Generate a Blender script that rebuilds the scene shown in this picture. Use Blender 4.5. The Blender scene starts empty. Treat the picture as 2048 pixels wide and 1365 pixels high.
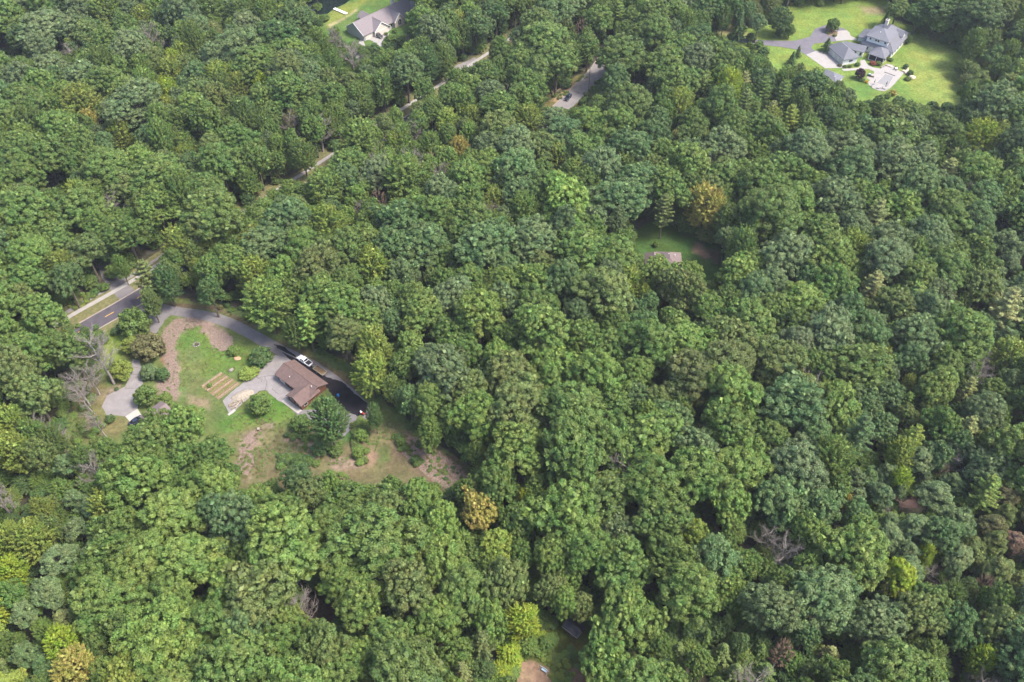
import bpy, bmesh, math, random
import numpy as np
from mathutils import Vector, Matrix

# ------------------------------------------------------------------ camera, sky, sun, exposure
scene = bpy.context.scene
CAM_H, PITCH, FPX = 215.0, math.radians(47.0), 1800.0
cam_data = bpy.data.cameras.new('camera')
cam_data.sensor_width = 36.0
cam_data.lens = 36.0 * FPX / 2048.0
cam_data.clip_start, cam_data.clip_end = 1.0, 6000.0
cam = bpy.data.objects.new('camera', cam_data)
scene.collection.objects.link(cam)
cam.location = (0, 0, CAM_H)
cam.rotation_euler = (math.radians(90) - PITCH, 0, 0)
scene.camera = cam

SUN_ELEV, SUN_AZ = math.radians(58), math.radians(-14)      # azimuth from +X, counter-clockwise
sun_vec = Vector((math.cos(SUN_AZ) * math.cos(SUN_ELEV), math.sin(SUN_AZ) * math.cos(SUN_ELEV), math.sin(SUN_ELEV)))
world = bpy.data.worlds.new('World'); scene.world = world
world.use_nodes = True
wn = world.node_tree.nodes; wl = world.node_tree.links
sky = wn.new('ShaderNodeTexSky'); sky.sky_type = 'NISHITA'; sky.sun_disc = False
sky.sun_elevation = SUN_ELEV
sky.sun_rotation = math.radians(90) - SUN_AZ
sky.dust_density = 3.0
wn['Background'].inputs['Strength'].default_value = 0.15
wl.new(sky.outputs[0], wn['Background'].inputs['Color'])
sun_data = bpy.data.lights.new('sun', 'SUN')
sun_data.energy = 2.4; sun_data.angle = math.radians(16.0); sun_data.color = (1.0, 0.95, 0.87)
sun = bpy.data.objects.new('sun', sun_data); scene.collection.objects.link(sun)
sun.rotation_euler = (-sun_vec).to_track_quat('-Z', 'Y').to_euler()
sun.location = (60, 0, 300)
vs = scene.view_settings
vs.view_transform = 'Standard'; vs.look = 'None'; vs.gamma = 1.0; vs.use_curve_mapping = False
vs.exposure = 1.55
cy = scene.cycles
cy.use_denoising = True; cy.use_adaptive_sampling = True; cy.adaptive_threshold = 0.025; cy.max_bounces = 3; cy.diffuse_bounces = 2; cy.glossy_bounces = 1; cy.transmission_bounces = 3; cy.volume_bounces = 0; cy.transparent_max_bounces = 2; cy.caustics_reflective = False; cy.caustics_refractive = False

# ------------------------------------------------------------------ geometry of the view (photo pixel -> ground point)
CP, SP = math.cos(PITCH), math.sin(PITCH)
def G(px, py, z=0.0):
    u = (px - 1024) / FPX; v = -(py - 682.5) / FPX
    t = (z - CAM_H) / (-SP + v * CP)
    return Vector((u * t, (CP + v * SP) * t, z))
def P(x, y, z=0.0):
    zz = z - CAM_H
    depth = y * CP - zz * SP
    return (1024 + FPX * x / depth, 682.5 - FPX * (y * SP + zz * CP) / depth, depth)
def GP(pts, z=0.0): return [G(a, b, z) for a, b in pts]
def crop(s, ox, oy): return lambda pts: [(x / s + ox, y / s + oy) for x, y in pts]
C5 = crop(3, 0, 455); C6 = crop(3, 400, 560); CE = crop(9.29, 1640, 40); CL = crop(6.8267, 620, 0); CD = crop(6.2, 140, 520)
CQ = crop(18.62, 1720, 125)

rng = np.random.default_rng(7)
random.seed(7)
COL = scene.collection

# ------------------------------------------------------------------ materials
MATS = {}
def nt(name):
    m = bpy.data.materials.new(name); m.use_nodes = True
    MATS[name] = m
    return m, m.node_tree.nodes, m.node_tree.links, m.node_tree.nodes['Principled BSDF']
def mat(name, col, rough=0.8, var=0.25, scale=2.0, detail=6, bump=0.0, bscale=None, metal=0.0, spec=0.3, col2=None, coat=0.0):
    m, n, l, b = nt(name)
    tc = n.new('ShaderNodeTexCoord'); no = n.new('ShaderNodeTexNoise')
    no.inputs['Scale'].default_value = scale; no.inputs['Detail'].default_value = detail; no.inputs['Roughness'].default_value = 0.65
    l.new(tc.outputs['Object'], no.inputs['Vector'])
    cr = n.new('ShaderNodeValToRGB')
    c1 = [c * (1 - var) for c in col]; c2 = [min(1, c * (1 + var)) for c in (col2 or col)]
    cr.color_ramp.elements[0].position = 0.3; cr.color_ramp.elements[1].position = 0.7
    cr.color_ramp.elements[0].color = (*c1, 1); cr.color_ramp.elements[1].color = (*c2, 1)
    l.new(no.outputs['Fac'], cr.inputs['Fac']); l.new(cr.outputs['Color'], b.inputs['Base Color'])
    b.inputs['Roughness'].default_value = rough; b.inputs['Metallic'].default_value = metal
    b.inputs['Specular IOR Level'].default_value = spec; b.inputs['Coat Weight'].default_value = coat
    if bump:
        n2 = n.new('ShaderNodeTexNoise'); n2.inputs['Scale'].default_value = bscale or scale * 6; n2.inputs['Detail'].default_value = 5
        l.new(tc.outputs['Object'], n2.inputs['Vector'])
        bp = n.new('ShaderNodeBump'); bp.inputs['Strength'].default_value = bump; bp.inputs['Distance'].default_value = 0.1
        l.new(n2.outputs['Fac'], bp.inputs['Height']); l.new(bp.outputs['Normal'], b.inputs['Normal'])
    return m

def leaf_mat(name, transl=0.33, rough=0.55, spec=0.25):
    m, n, l, b = nt(name)
    at = n.new('ShaderNodeAttribute'); at.attribute_type = 'INSTANCER'; at.attribute_name = 'tint'
    geo = n.new('ShaderNodeNewGeometry')
    mr = n.new('ShaderNodeMapRange'); mr.inputs['To Min'].default_value = 0.62; mr.inputs['To Max'].default_value = 1.38
    l.new(geo.outputs['Random Per Island'], mr.inputs['Value'])
    tc = n.new('ShaderNodeTexCoord'); no = n.new('ShaderNodeTexNoise'); no.inputs['Scale'].default_value = 0.33; no.inputs['Detail'].default_value = 2
    l.new(tc.outputs['Object'], no.inputs['Vector'])
    mr2 = n.new('ShaderNodeMapRange'); mr2.inputs['From Min'].default_value = 0.3; mr2.inputs['From Max'].default_value = 0.7
    mr2.inputs['To Min'].default_value = 0.472; mr2.inputs['To Max'].default_value = 0.526
    l.new(no.outputs['Fac'], mr2.inputs['Value'])
    hs = n.new('ShaderNodeHueSaturation')
    n3 = n.new('ShaderNodeTexNoise'); n3.inputs['Scale'].default_value = 0.6; n3.inputs['Detail'].default_value = 3; l.new(tc.outputs['Object'], n3.inputs['Vector'])
    m3 = n.new('ShaderNodeMapRange'); m3.inputs['From Min'].default_value = 0.3; m3.inputs['From Max'].default_value = 0.7; m3.inputs['To Min'].default_value = 0.80; m3.inputs['To Max'].default_value = 1.22; l.new(n3.outputs['Fac'], m3.inputs['Value'])
    mm = n.new('ShaderNodeMath'); mm.operation = 'MULTIPLY'; l.new(m3.outputs['Result'], mm.inputs[0]); l.new(mr.outputs['Result'], mm.inputs[1])
    l.new(mr2.outputs['Result'], hs.inputs['Hue']); l.new(mm.outputs[0], hs.inputs['Value']); l.new(at.outputs['Color'], hs.inputs['Color'])
    l.new(hs.outputs['Color'], b.inputs['Base Color'])
    b.inputs['Roughness'].default_value = rough; b.inputs['Specular IOR Level'].default_value = spec
    tr = n.new('ShaderNodeBsdfTranslucent'); l.new(hs.outputs['Color'], tr.inputs['Color'])
    mx = n.new('ShaderNodeMixShader'); mx.inputs['Fac'].default_value = transl
    l.new(b.outputs[0], mx.inputs[1]); l.new(tr.outputs[0], mx.inputs[2])
    l.new(mx.outputs[0], n['Material Output'].inputs['Surface'])
    return m
M_LEAF = leaf_mat('leaf'); M_NEEDLE = leaf_mat('needle', 0.15, 0.6, 0.2)
M_BARK = mat('bark', (0.105, 0.085, 0.065), 0.9, 0.35, 3, bump=0.6)
M_DEADWOOD = mat('bleached_wood', (0.235, 0.203, 0.182), 0.9, 0.3, 2.5, bump=0.4)

def ground_mat(name, noise_scale=0.9, bump=0.5):
    """colour of the soil, grass or litter comes from the sheet's own vertex colours; noise gives grain"""
    m, n, l, b = nt(name)
    at = n.new('ShaderNodeAttribute'); at.attribute_name = 'cover'
    tc = n.new('ShaderNodeTexCoord')
    a = n.new('ShaderNodeTexNoise'); a.inputs['Scale'].default_value = noise_scale; a.inputs['Detail'].default_value = 10; a.inputs['Roughness'].default_value = 0.75
    l.new(tc.outputs['Object'], a.inputs['Vector'])
    mr = n.new('ShaderNodeMapRange'); mr.inputs['From Min'].default_value = 0.28; mr.inputs['From Max'].default_value = 0.72
    mr.inputs['To Min'].default_value = 0.55; mr.inputs['To Max'].default_value = 1.45
    l.new(a.outputs['Fac'], mr.inputs['Value'])
    a2 = n.new('ShaderNodeTexNoise'); a2.inputs['Scale'].default_value = 0.12; a2.inputs['Detail'].default_value = 5
    l.new(tc.outputs['Object'], a2.inputs['Vector'])
    mr2 = n.new('ShaderNodeMapRange'); mr2.inputs['From Min'].default_value = 0.3; mr2.inputs['From Max'].default_value = 0.7
    mr2.inputs['To Min'].default_value = 0.475; mr2.inputs['To Max'].default_value = 0.525
    l.new(a2.outputs['Fac'], mr2.inputs['Value'])
    hs = n.new('ShaderNodeHueSaturation'); a3 = n.new('ShaderNodeTexNoise'); a3.inputs['Scale'].default_value = 0.22; a3.inputs['Detail'].default_value = 6; a3.inputs['Roughness'].default_value = 0.7; l.new(tc.outputs['Object'], a3.inputs['Vector'])
    m3 = n.new('ShaderNodeMapRange'); m3.inputs['From Min'].default_value = 0.3; m3.inputs['From Max'].default_value = 0.7; m3.inputs['To Min'].default_value = 0.74; m3.inputs['To Max'].default_value = 1.24; l.new(a3.outputs['Fac'], m3.inputs['Value'])
    mm = n.new('ShaderNodeMath'); mm.operation = 'MULTIPLY'; l.new(m3.outputs['Result'], mm.inputs[0]); l.new(mr.outputs['Result'], mm.inputs[1])
    l.new(at.outputs['Color'], hs.inputs['Color']); l.new(mm.outputs[0], hs.inputs['Value']); l.new(mr2.outputs['Result'], hs.inputs['Hue'])
    l.new(hs.outputs['Color'], b.inputs['Base Color']); b.inputs['Roughness'].default_value = 0.95; b.inputs['Specular IOR Level'].default_value = 0.1
    bp = n.new('ShaderNodeBump'); bp.inputs['Strength'].default_value = bump; bp.inputs['Distance'].default_value = 0.25
    l.new(a.outputs['Fac'], bp.inputs['Height']); l.new(bp.outputs['Normal'], b.inputs['Normal'])
    return m
M_GROUND = ground_mat('ground_cover')
M_FLOOR = mat('forest_floor', (0.026, 0.032, 0.016), 0.95, 0.5, 0.5, 10, bump=0.6, bscale=2, col2=(0.045, 0.038, 0.024))
M_ASPH = mat('asphalt', (0.072, 0.064, 0.074), 0.9, 0.2, 0.45, 10, bump=0.2, bscale=25, spec=0.12)
M_ASPH_OLD = mat('old_asphalt', (0.19, 0.172, 0.168), 0.9, 0.16, 0.5, 10, bump=0.25, bscale=20)
M_ASPH_GREY = mat('grey_asphalt', (0.142, 0.128, 0.13), 0.9, 0.18, 0.5, 10, bump=0.25, bscale=20)
M_ASPH_DRIVE = mat('drive_asphalt', (0.115, 0.105, 0.122), 0.85, 0.15, 0.35, 9, bump=0.15, bscale=20)
M_ASPH_WET = mat('sealed_asphalt', (0.014, 0.012, 0.015), 0.9, 0.4, 0.5, 8, bump=0.1, bscale=20, spec=0.06)
M_CONC = mat('concrete', (0.33, 0.30, 0.27), 0.85, 0.1, 0.5, 9, bump=0.1, bscale=15)
M_CONC_W = mat('pale_concrete', (0.265, 0.245, 0.23), 0.9, 0.1, 0.4, 9, bump=0.1, bscale=15)
M_KERB = mat('kerb_concrete', (0.24, 0.20, 0.17), 0.9, 0.15, 1.0)
M_YELLOW = mat('yellow_road_paint', (0.62, 0.36, 0.05), 0.7, 0.12, 3)
M_CRACK = mat('crack_dirt', (0.03, 0.027, 0.025), 0.95, 0.3, 3)
M_ROOF_BROWN = mat('brown_shingles', (0.118, 0.078, 0.070), 0.9, 0.22, 0.9, 10, bump=0.5, bscale=5)
M_ROOF_GREY = mat('grey_shingles', (0.13, 0.13, 0.148), 0.9, 0.12, 1.5, 8, bump=0.4, bscale=5)
M_ROOF_TAUPE = mat('taupe_shingles', (0.17, 0.145, 0.15), 0.9, 0.13, 1.5, 8, bump=0.4, bscale=5)
M_ROOF_DARK = mat('dark_shingles', (0.06, 0.055, 0.065), 0.9, 0.2, 1.5, 8)
M_WALL_BROWN = mat('brown_board_wall', (0.12, 0.052, 0.03), 0.85, 0.25, 1.5)
M_WALL_WHITE = mat('white_siding', (0.66, 0.66, 0.64), 0.7, 0.05, 1)
M_WALL_GREY = mat('grey_siding', (0.34, 0.335, 0.32), 0.75, 0.06, 1)
M_WALL_CREAM = mat('cream_siding', (0.56, 0.51, 0.45), 0.75, 0.06, 1)
M_WALL_STONE = mat('stone_veneer', (0.40, 0.34, 0.29), 0.85, 0.2, 3)
M_TRIM = mat('white_trim', (0.72, 0.71, 0.69), 0.6, 0.04, 1)
M_DOOR = mat('garage_door_paint', (0.58, 0.53, 0.47), 0.6, 0.05, 1)
M_GLASS = mat('dark_glass', (0.015, 0.018, 0.022), 0.08, 0.1, 1, spec=0.6)
M_SCREEN = mat('dark_screen', (0.03, 0.03, 0.045), 0.6, 0.1, 1)
M_METAL = mat('grey_metal', (0.4, 0.4, 0.4), 0.45, 0.1, 2, metal=0.8)
M_VENT = mat('vent_metal', (0.7, 0.68, 0.66), 0.5, 0.05, 2)
M_RUBBER = mat('tyre_rubber', (0.02, 0.02, 0.02), 0.9, 0.2, 4)
M_WOOD = mat('weathered_wood', (0.22, 0.17, 0.12), 0.9, 0.3, 3, bump=0.3)
M_WOOD_PALE = mat('pale_cut_wood', (0.27, 0.23, 0.18), 0.9, 0.25, 2, bump=0.3)
M_SOIL = mat('garden_soil', (0.15, 0.10, 0.055), 0.95, 0.35, 1.5, bump=0.5)
M_STONE = mat('pale_boulder', (0.48, 0.40, 0.31), 0.9, 0.25, 1.0, bump=0.5)
M_STONE_D = mat('grey_stone', (0.22, 0.19, 0.17), 0.9, 0.3, 2.0, bump=0.5)
M_STRAW = mat('straw_litter', (0.20, 0.145, 0.115), 0.95, 0.4, 2.0)
M_WATER = mat('pond_water', (0.008, 0.014, 0.014), 0.06, 0.2, 0.3, bump=0.05, bscale=3, spec=0.5)
def paint(name, col, metal=0.0): return mat(name, col, 0.3, 0.03, 1, metal=metal, coat=0.6, spec=0.5)
M_PW, M_PB, M_PN, M_PG = paint('white_paint', (0.75, 0.75, 0.76)), paint('charcoal_paint', (0.03, 0.028, 0.036)), paint('navy_paint', (0.015, 0.02, 0.04)), paint('teal_paint', (0.03, 0.07, 0.075))
M_BLUE = mat('blue_plastic', (0.01, 0.16, 0.45), 0.4, 0.05, 1)
M_RED = mat('red_enamel', (0.25, 0.03, 0.025), 0.4, 0.1, 2)
M_LAMP = mat('lamp_lens', (0.6, 0.55, 0.5), 0.2, 0.05, 1)
M_TAIL = mat('tail_lens', (0.3, 0.01, 0.01), 0.2, 0.05, 1)
M_LBLUE = mat('pale_blue_metal', (0.40, 0.50, 0.58), 0.5, 0.08, 1)
M_POOL = mat('pool_cover', (0.19, 0.185, 0.185), 0.8, 0.05, 0.6)
M_CUSH = mat('grey_cushion', (0.20, 0.19, 0.19), 0.9, 0.1, 2)

# ------------------------------------------------------------------ mesh helpers
class MB:
    def __init__(s): s.v = []; s.f = []
    def quad(s, a, b, c, d): s.poly([a, b, c, d])
    def poly(s, pts):
        k = len(s.v); s.v += [tuple(p) for p in pts]; s.f.append(tuple(range(k, k + len(pts)))); return s
    def prism(s, pts, z0, z1):
        k = len(s.v); n = len(pts)
        a = sum(pts[i][0] * pts[(i + 1) % n][1] - pts[(i + 1) % n][0] * pts[i][1] for i in range(n))
        if a < 0: pts = pts[::-1]
        s.v += [(p[0], p[1], z0) for p in pts] + [(p[0], p[1], z1) for p in pts]
        s.f.append(tuple(range(k + n, k + 2 * n))); s.f.append(tuple(range(k + n - 1, k - 1, -1)))
        for i in range(n): j = (i + 1) % n; s.f.append((k + i, k + j, k + n + j, k + n + i))
        return s
    def box(s, c, d, rz=0.0):
        hx, hy = d[0] / 2, d[1] / 2; ca, sa = math.cos(rz), math.sin(rz)
        pts = [(c[0] + x * ca - y * sa, c[1] + x * sa + y * ca) for x, y in ((-hx, -hy), (hx, -hy), (hx, hy), (-hx, hy))]
        return s.prism(pts, c[2] - d[2] / 2, c[2] + d[2] / 2)
    def tube(s, pts, rad, n=6, cap=True):
        pts = [Vector(p) for p in pts]; k = len(s.v); m = len(pts)
        if not hasattr(rad, '__len__'): rad = [rad] * m
        for i, p in enumerate(pts):
            d = (pts[min(i + 1, m - 1)] - pts[max(i - 1, 0)]).normalized()
            a = d.cross(Vector((0, 0, 1)) if abs(d.z) < 0.9 else Vector((1, 0, 0))).normalized(); b = d.cross(a)
            for j in range(n):
                t = 2 * math.pi * j / n
                s.v.append(tuple(p + (a * math.cos(t) + b * math.sin(t)) * rad[i]))
        for i in range(m - 1):
            for j in range(n):
                q = (j + 1) % n; s.f.append((k + i * n + j, k + i * n + q, k + (i + 1) * n + q, k + (i + 1) * n + j))
        if cap: s.f.append(tuple(k + j for j in range(n))[::-1]); s.f.append(tuple(k + (m - 1) * n + j for j in range(n)))
        return s
    def extrude(s, prof, y0, y1, taper=None):
        """side outline (x,z) swept across y"""
        k = len(s.v); n = len(prof)
        s.v += [(x, y0, z) for x, z in prof] + [(x, y1, z) for x, z in prof]
        s.f.append(tuple(range(k, k + n))); s.f.append(tuple(range(k + 2 * n - 1, k + n - 1, -1)))
        for i in range(n): j = (i + 1) % n; s.f.append((k + j, k + i, k + n + i, k + n + j))
        return s
    def blob(s, c, r, seed=0, sub=2, jit=0.15):
        bm = bmesh.new(); bmesh.ops.create_icosphere(bm, subdivisions=sub, radius=1.0); rr = random.Random(seed)
        k = len(s.v)
        for v in bm.verts:
            q = 1 + rr.uniform(-jit, jit); s.v.append((c[0] + v.co.x * r[0] * q, c[1] + v.co.y * r[1] * q, c[2] + v.co.z * r[2] * q))
        for f in bm.faces: s.f.append(tuple(k + v.index for v in f.verts))
        bm.free(); return s
    def mesh(s, name, m, smooth=False):
        me = bpy.data.meshes.new(name); me.from_pydata(s.v, [], s.f); me.materials.append(m)
        if smooth: me.polygons.foreach_set('use_smooth', [True] * len(me.polygons))
        me.update(); return me
    def build(s, name, m, parent=None, smooth=False, bevel=0.0, loc=None):
        o = bpy.data.objects.new(name, s.mesh(name, m, smooth)); COL.objects.link(o)
        if parent: o.parent = parent
        if loc is not None: o.location = loc
        if bevel:
            b = o.modifiers.new('bevel', 'BEVEL'); b.width = bevel; b.segments = 2; b.limit_method = 'ANGLE'
        return o
def tag(o, label=None, cat=None, group=None, kind=None):
    if label: o['label'] = label
    if cat: o['category'] = cat
    if group: o['group'] = group
    if kind: o['kind'] = kind
    return o
def empty(name, loc=(0, 0, 0), rz=0.0, label=None, cat=None, group=None):
    o = bpy.data.objects.new(name, None); COL.objects.link(o); o.empty_display_size = 0.5
    o.location = loc; o.rotation_euler = (0, 0, rz)
    return tag(o, label, cat, group)
def np_mesh(name, verts, faces4, m):
    me = bpy.data.meshes.new(name); n = len(verts); k = len(faces4)
    me.vertices.add(n); me.vertices.foreach_set('co', verts.astype(np.float32).ravel())
    me.loops.add(k * 4); me.loops.foreach_set('vertex_index', faces4.astype(np.int32).ravel())
    me.polygons.add(k); me.polygons.foreach_set('loop_start', np.arange(0, 4 * k, 4, dtype=np.int32))
    for x in (m if isinstance(m, (list, tuple)) else [m]): me.materials.append(x)
    me.update(); me.validate(); return me

# ------------------------------------------------------------------ ground sheets with painted covers
def in_poly(x, y, poly):
    r = np.zeros(np.shape(x), bool); n = len(poly); j = n - 1
    for i in range(n):
        xi, yi = poly[i][0], poly[i][1]; xj, yj = poly[j][0], poly[j][1]
        if yi != yj: r ^= ((yi > y) != (yj > y)) & (x < (xj - xi) * (y - yi) / (yj - yi) + xi)
        j = i
    return r
def poly_sd(x, y, poly):
    d = np.full(np.shape(x), 1e9); n = len(poly)
    for i in range(n):
        ax, ay = poly[i][0], poly[i][1]; bx, by = poly[(i + 1) % n][0], poly[(i + 1) % n][1]
        ex, ey = bx - ax, by - ay; L = ex * ex + ey * ey + 1e-9
        t = np.clip(((x - ax) * ex + (y - ay) * ey) / L, 0, 1)
        d = np.minimum(d, np.hypot(x - ax - t * ex, y - ay - t * ey))
    return np.where(in_poly(x, y, poly), d, -d)
def vnoise(x, y, s, seed):
    r = np.random.default_rng(seed); T = r.random((64, 64))
    def one(x, y):
        xi = np.floor(x).astype(int); yi = np.floor(y).astype(int); fx = x - xi; fy = y - yi
        fx = fx * fx * (3 - 2 * fx); fy = fy * fy * (3 - 2 * fy)
        g = lambda a, b: T[a % 64, b % 64]
        return (g(xi, yi) * (1 - fx) + g(xi + 1, yi) * fx) * (1 - fy) + (g(xi, yi + 1) * (1 - fx) + g(xi + 1, yi + 1) * fx) * fy
    return (one(x / s, y / s) + 0.5 * one(x / s * 2.1 + 9, y / s * 2.1) + 0.25 * one(x / s * 4.3, y / s * 4.3 + 5)) / 1.75
def cover_sheet(name, outline, res, z, base, layers, label=None):
    """outline: world polygon. layers: (polygon, colour, softness, roughness, strength)"""
    xs = [p[0] for p in outline]; ys = [p[1] for p in outline]
    gx = np.arange(min(xs) - res, max(xs) + 2 * res, res); gy = np.arange(min(ys) - res, max(ys) + 2 * res, res)
    X, Y = np.meshgrid(gx, gy); W, Hh = len(gx), len(gy)
    sd = poly_sd(X, Y, outline) + (vnoise(X, Y, 3.0, 3) - 0.5) * 3.0
    keepv = sd > 0
    Z = z + (vnoise(X, Y, 6, 8) - 0.5) * 0.02
    colr = np.ones(X.shape + (3,)) * np.array(base)
    n1 = vnoise(X, Y, 5, 11)[..., None]
    colr *= 0.8 + 0.4 * n1
    for poly, c, soft, rough, stren in layers:
        d = poly_sd(X, Y, poly) + (vnoise(X, Y, 2.2, 21) - 0.5) * 2 * rough
        w = np.clip(d / soft + 0.5, 0, 1)[..., None] * stren
        colr = colr * (1 - w) + np.array(c) * (0.82 + 0.36 * vnoise(X, Y, 1.3, 31)[..., None]) * w
    idx = np.arange(W * Hh).reshape(Hh, W)
    f = np.stack([idx[:-1, :-1], idx[:-1, 1:], idx[1:, 1:], idx[1:, :-1]], -1).reshape(-1, 4)
    kv = keepv.ravel(); f = f[kv[f].all(1)]
    used = np.unique(f); remap = np.full(W * Hh, -1); remap[used] = np.arange(len(used))
    V = np.stack([X, Y, Z], -1).reshape(-1, 3)[used]
    me = np_mesh(name, V, remap[f], M_GROUND)
    a = me.attributes.new('cover', 'FLOAT_COLOR', 'POINT')
    c4 = np.ones((len(used), 4), np.float32); c4[:, :3] = colr.reshape(-1, 3)[used]
    a.data.foreach_set('color', c4.ravel())
    o = bpy.data.objects.new(name, me); COL.objects.link(o); tag(o, label, kind='structure')
    return o
GRASS = (0.082, 0.104, 0.032); GRASS_B = (0.072, 0.126, 0.022); DRY = (0.125, 0.108, 0.052); LIME = (0.15, 0.165, 0.035)
MULCH = (0.195, 0.140, 0.112); RED = (0.19, 0.09, 0.06); DIRT = (0.21, 0.15, 0.105); BROWN = (0.12, 0.085, 0.05); DGRASS = (0.045, 0.085, 0.018)

fl = MB(); fl.quad((-2500, -900, -0.03), (2500, -900, -0.03), (2500, 3500, -0.03), (-2500, 3500, -0.03))
tag(fl.build('ground', M_FLOOR), 'dark leaf littered ground under the wood', kind='structure')

yard_px = [(120, 660), (150, 610), (205, 585), (255, 560), (300, 590), (340, 596), (430, 604), (500, 622), (560, 655), (640, 690), (700, 725), (790, 815), (860, 868), (945, 935), (950, 990), (760, 1000), (560, 990), (470, 1010), (330, 930), (190, 930), (120, 900), (150, 800)]
cover_sheet('lawn', GP(yard_px), 0.4, 0.0, GRASS, [
    (GP([(480, 880), (620, 850), (760, 850), (860, 890), (950, 940), (930, 985), (700, 980), (480, 985)]), (0.110, 0.074, 0.050), 6, 3.0, .62),
    (GP(C5([(1070, 640), (1160, 585), (1240, 620), (1300, 700), (1440, 700), (1536, 760), (1536, 830), (1400, 860), (1200, 900), (1080, 1000), (1060, 800)])), GRASS_B, 3, 1.2, .75),
    (GP(C5([(1050, 750), (1180, 700), (1250, 820), (1150, 1000), (1060, 950)])), DRY, 4, 1.5, .45),
    (GP(C5([(1240, 590), (1290, 690), (1310, 720), (1250, 690), (1225, 620)])), LIME, 1.5, .6, .8),
    (GP(C5([(600, 720), (700, 590), (760, 590), (720, 800), (640, 830)])), (0.11, 0.155, 0.025), 2, .8, .8),
    (GP(C5([(985, 620), (1040, 560), (1110, 540), (1210, 545), (1320, 590), (1395, 660), (1395, 720), (1330, 745), (1265, 700), (1240, 640), (1200, 592), (1140, 598), (1070, 650), (1045, 720), (1065, 830), (1075, 930), (1060, 1030), (1000, 1010), (925, 960), (950, 920), (1010, 900), (985, 800), (950, 700)])), MULCH, 1.8, 1.8, .92),
    (GP(C5([(1300, 620), (1390, 660), (1390, 725), (1320, 735), (1275, 690)])), (0.22, 0.135, 0.11), 1.4, 1.1, .95),
    (GP(C5([(960, 800), (1010, 700), (1020, 760), (990, 830)])), RED, 1.0, .5, .8),
    (GP(C5([(1130, 555), (1200, 555), (1210, 590), (1140, 590)])), RED, 1.0, .5, .7),
    (GP(C5([(1130, 1010), (1260, 1030), (1260, 1090), (1140, 1060)])), DIRT, 2, .8, .6),
    (GP(C6([(80, 860), (320, 760), (480, 700), (560, 800), (500, 860), (330, 900), (170, 960)])), GRASS_B, 3, 1, .8),
    (GP(C6([(390, 660), (480, 720), (560, 800), (420, 850), (270, 800), (320, 720)])), (0.070, 0.122, 0.022), 2, .8, .9),
    (GP(C6([(120, 950), (300, 880), (420, 860), (450, 960), (420, 1080), (300, 1200), (230, 1180), (240, 1000)])), DRY, 3, 1.5, .8),
    (GP(C6([(250, 960), (330, 905), (350, 930), (330, 990), (300, 1030), (330, 1090), (280, 1180), (230, 1120)])), MULCH, 3.0, 2.2, .9),
    (GP(C6([(370, 865), (450, 855), (440, 890), (380, 890)])), MULCH, 1.5, .6, .8),
    (GP(C6([(510, 960), (600, 920), (640, 950), (560, 985)])), MULCH, 1, .6, .8),
    (GP(C6([(600, 1000), (700, 960), (730, 1060), (640, 1090)])), DIRT, 2, 1.2, .8),
    (GP(C6([(700, 1100), (850, 1080), (960, 960), (1080, 880), (1200, 860), (1240, 950), (1100, 1140), (960, 1180), (760, 1180)])), DRY, 3, 1.6, .75),
    (GP(C6([(760, 1080), (960, 1060), (980, 1120), (800, 1160)])), MULCH, 2, 1.2, .7),
    (GP(C6([(990, 1040), (1050, 1000), (1090, 1060), (1010, 1130)])), (0.24, 0.15, 0.11), 1.5, .8, .7),
    (GP(C6([(1060, 1030), (1140, 980), (1140, 1080), (1080, 1120)])), DGRASS, 2, .8, .7),
    (GP(C6([(1140, 960), (1230, 920), (1400, 1010), (1560, 1120), (1620, 1210), (1540, 1290), (1400, 1210), (1300, 1120), (1230, 1060), (1160, 1040)])), (0.135, 0.086, 0.064), 2.5, 2.0, .92),
    (GP(C6([(820, 840), (960, 830), (940, 960), (840, 1000)])), DGRASS, 2, 1, .8),
    (GP(C5([(300, 470), (600, 360), (640, 400), (470, 520), (380, 560)])), DRY, 2.5, 1.5, .6),
    (GP(C5([(600, 980), (730, 940), (700, 1000), (640, 1020), (600, 1060)])), MULCH, 1.5, .8, .7),
    (GP(C5([(480, 900), (640, 930), (640, 1130), (800, 1150), (700, 1260), (520, 1280), (430, 1100)])), (0.12, 0.10, 0.045), 3, 1.5, .8),
    (GP(C5([(1000, 480), (1300, 500), (1536, 610), (1536, 590), (1300, 470), (1000, 455)])), (0.10, 0.06, 0.045), 1.5, .8, .8),
    (GP(C6([(480, 370), (600, 400), (700, 470), (860, 560), (960, 650), (930, 690), (820, 600), (660, 480), (500, 410)])), (0.10, 0.065, 0.04), 2, 1, .8),
])
est_px = [(1400, 20), (1480, 50), (1535, 45), (1580, 5), (1720, -15), (1775, -10), (1790, 40), (1840, 55), (1900, 70), (1950, 130), (1970, 200), (1990, 260), (1900, 290), (1780, 260), (1700, 235), (1640, 190), (1560, 170), (1490, 125), (1440, 105), (1405, 70)]
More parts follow.
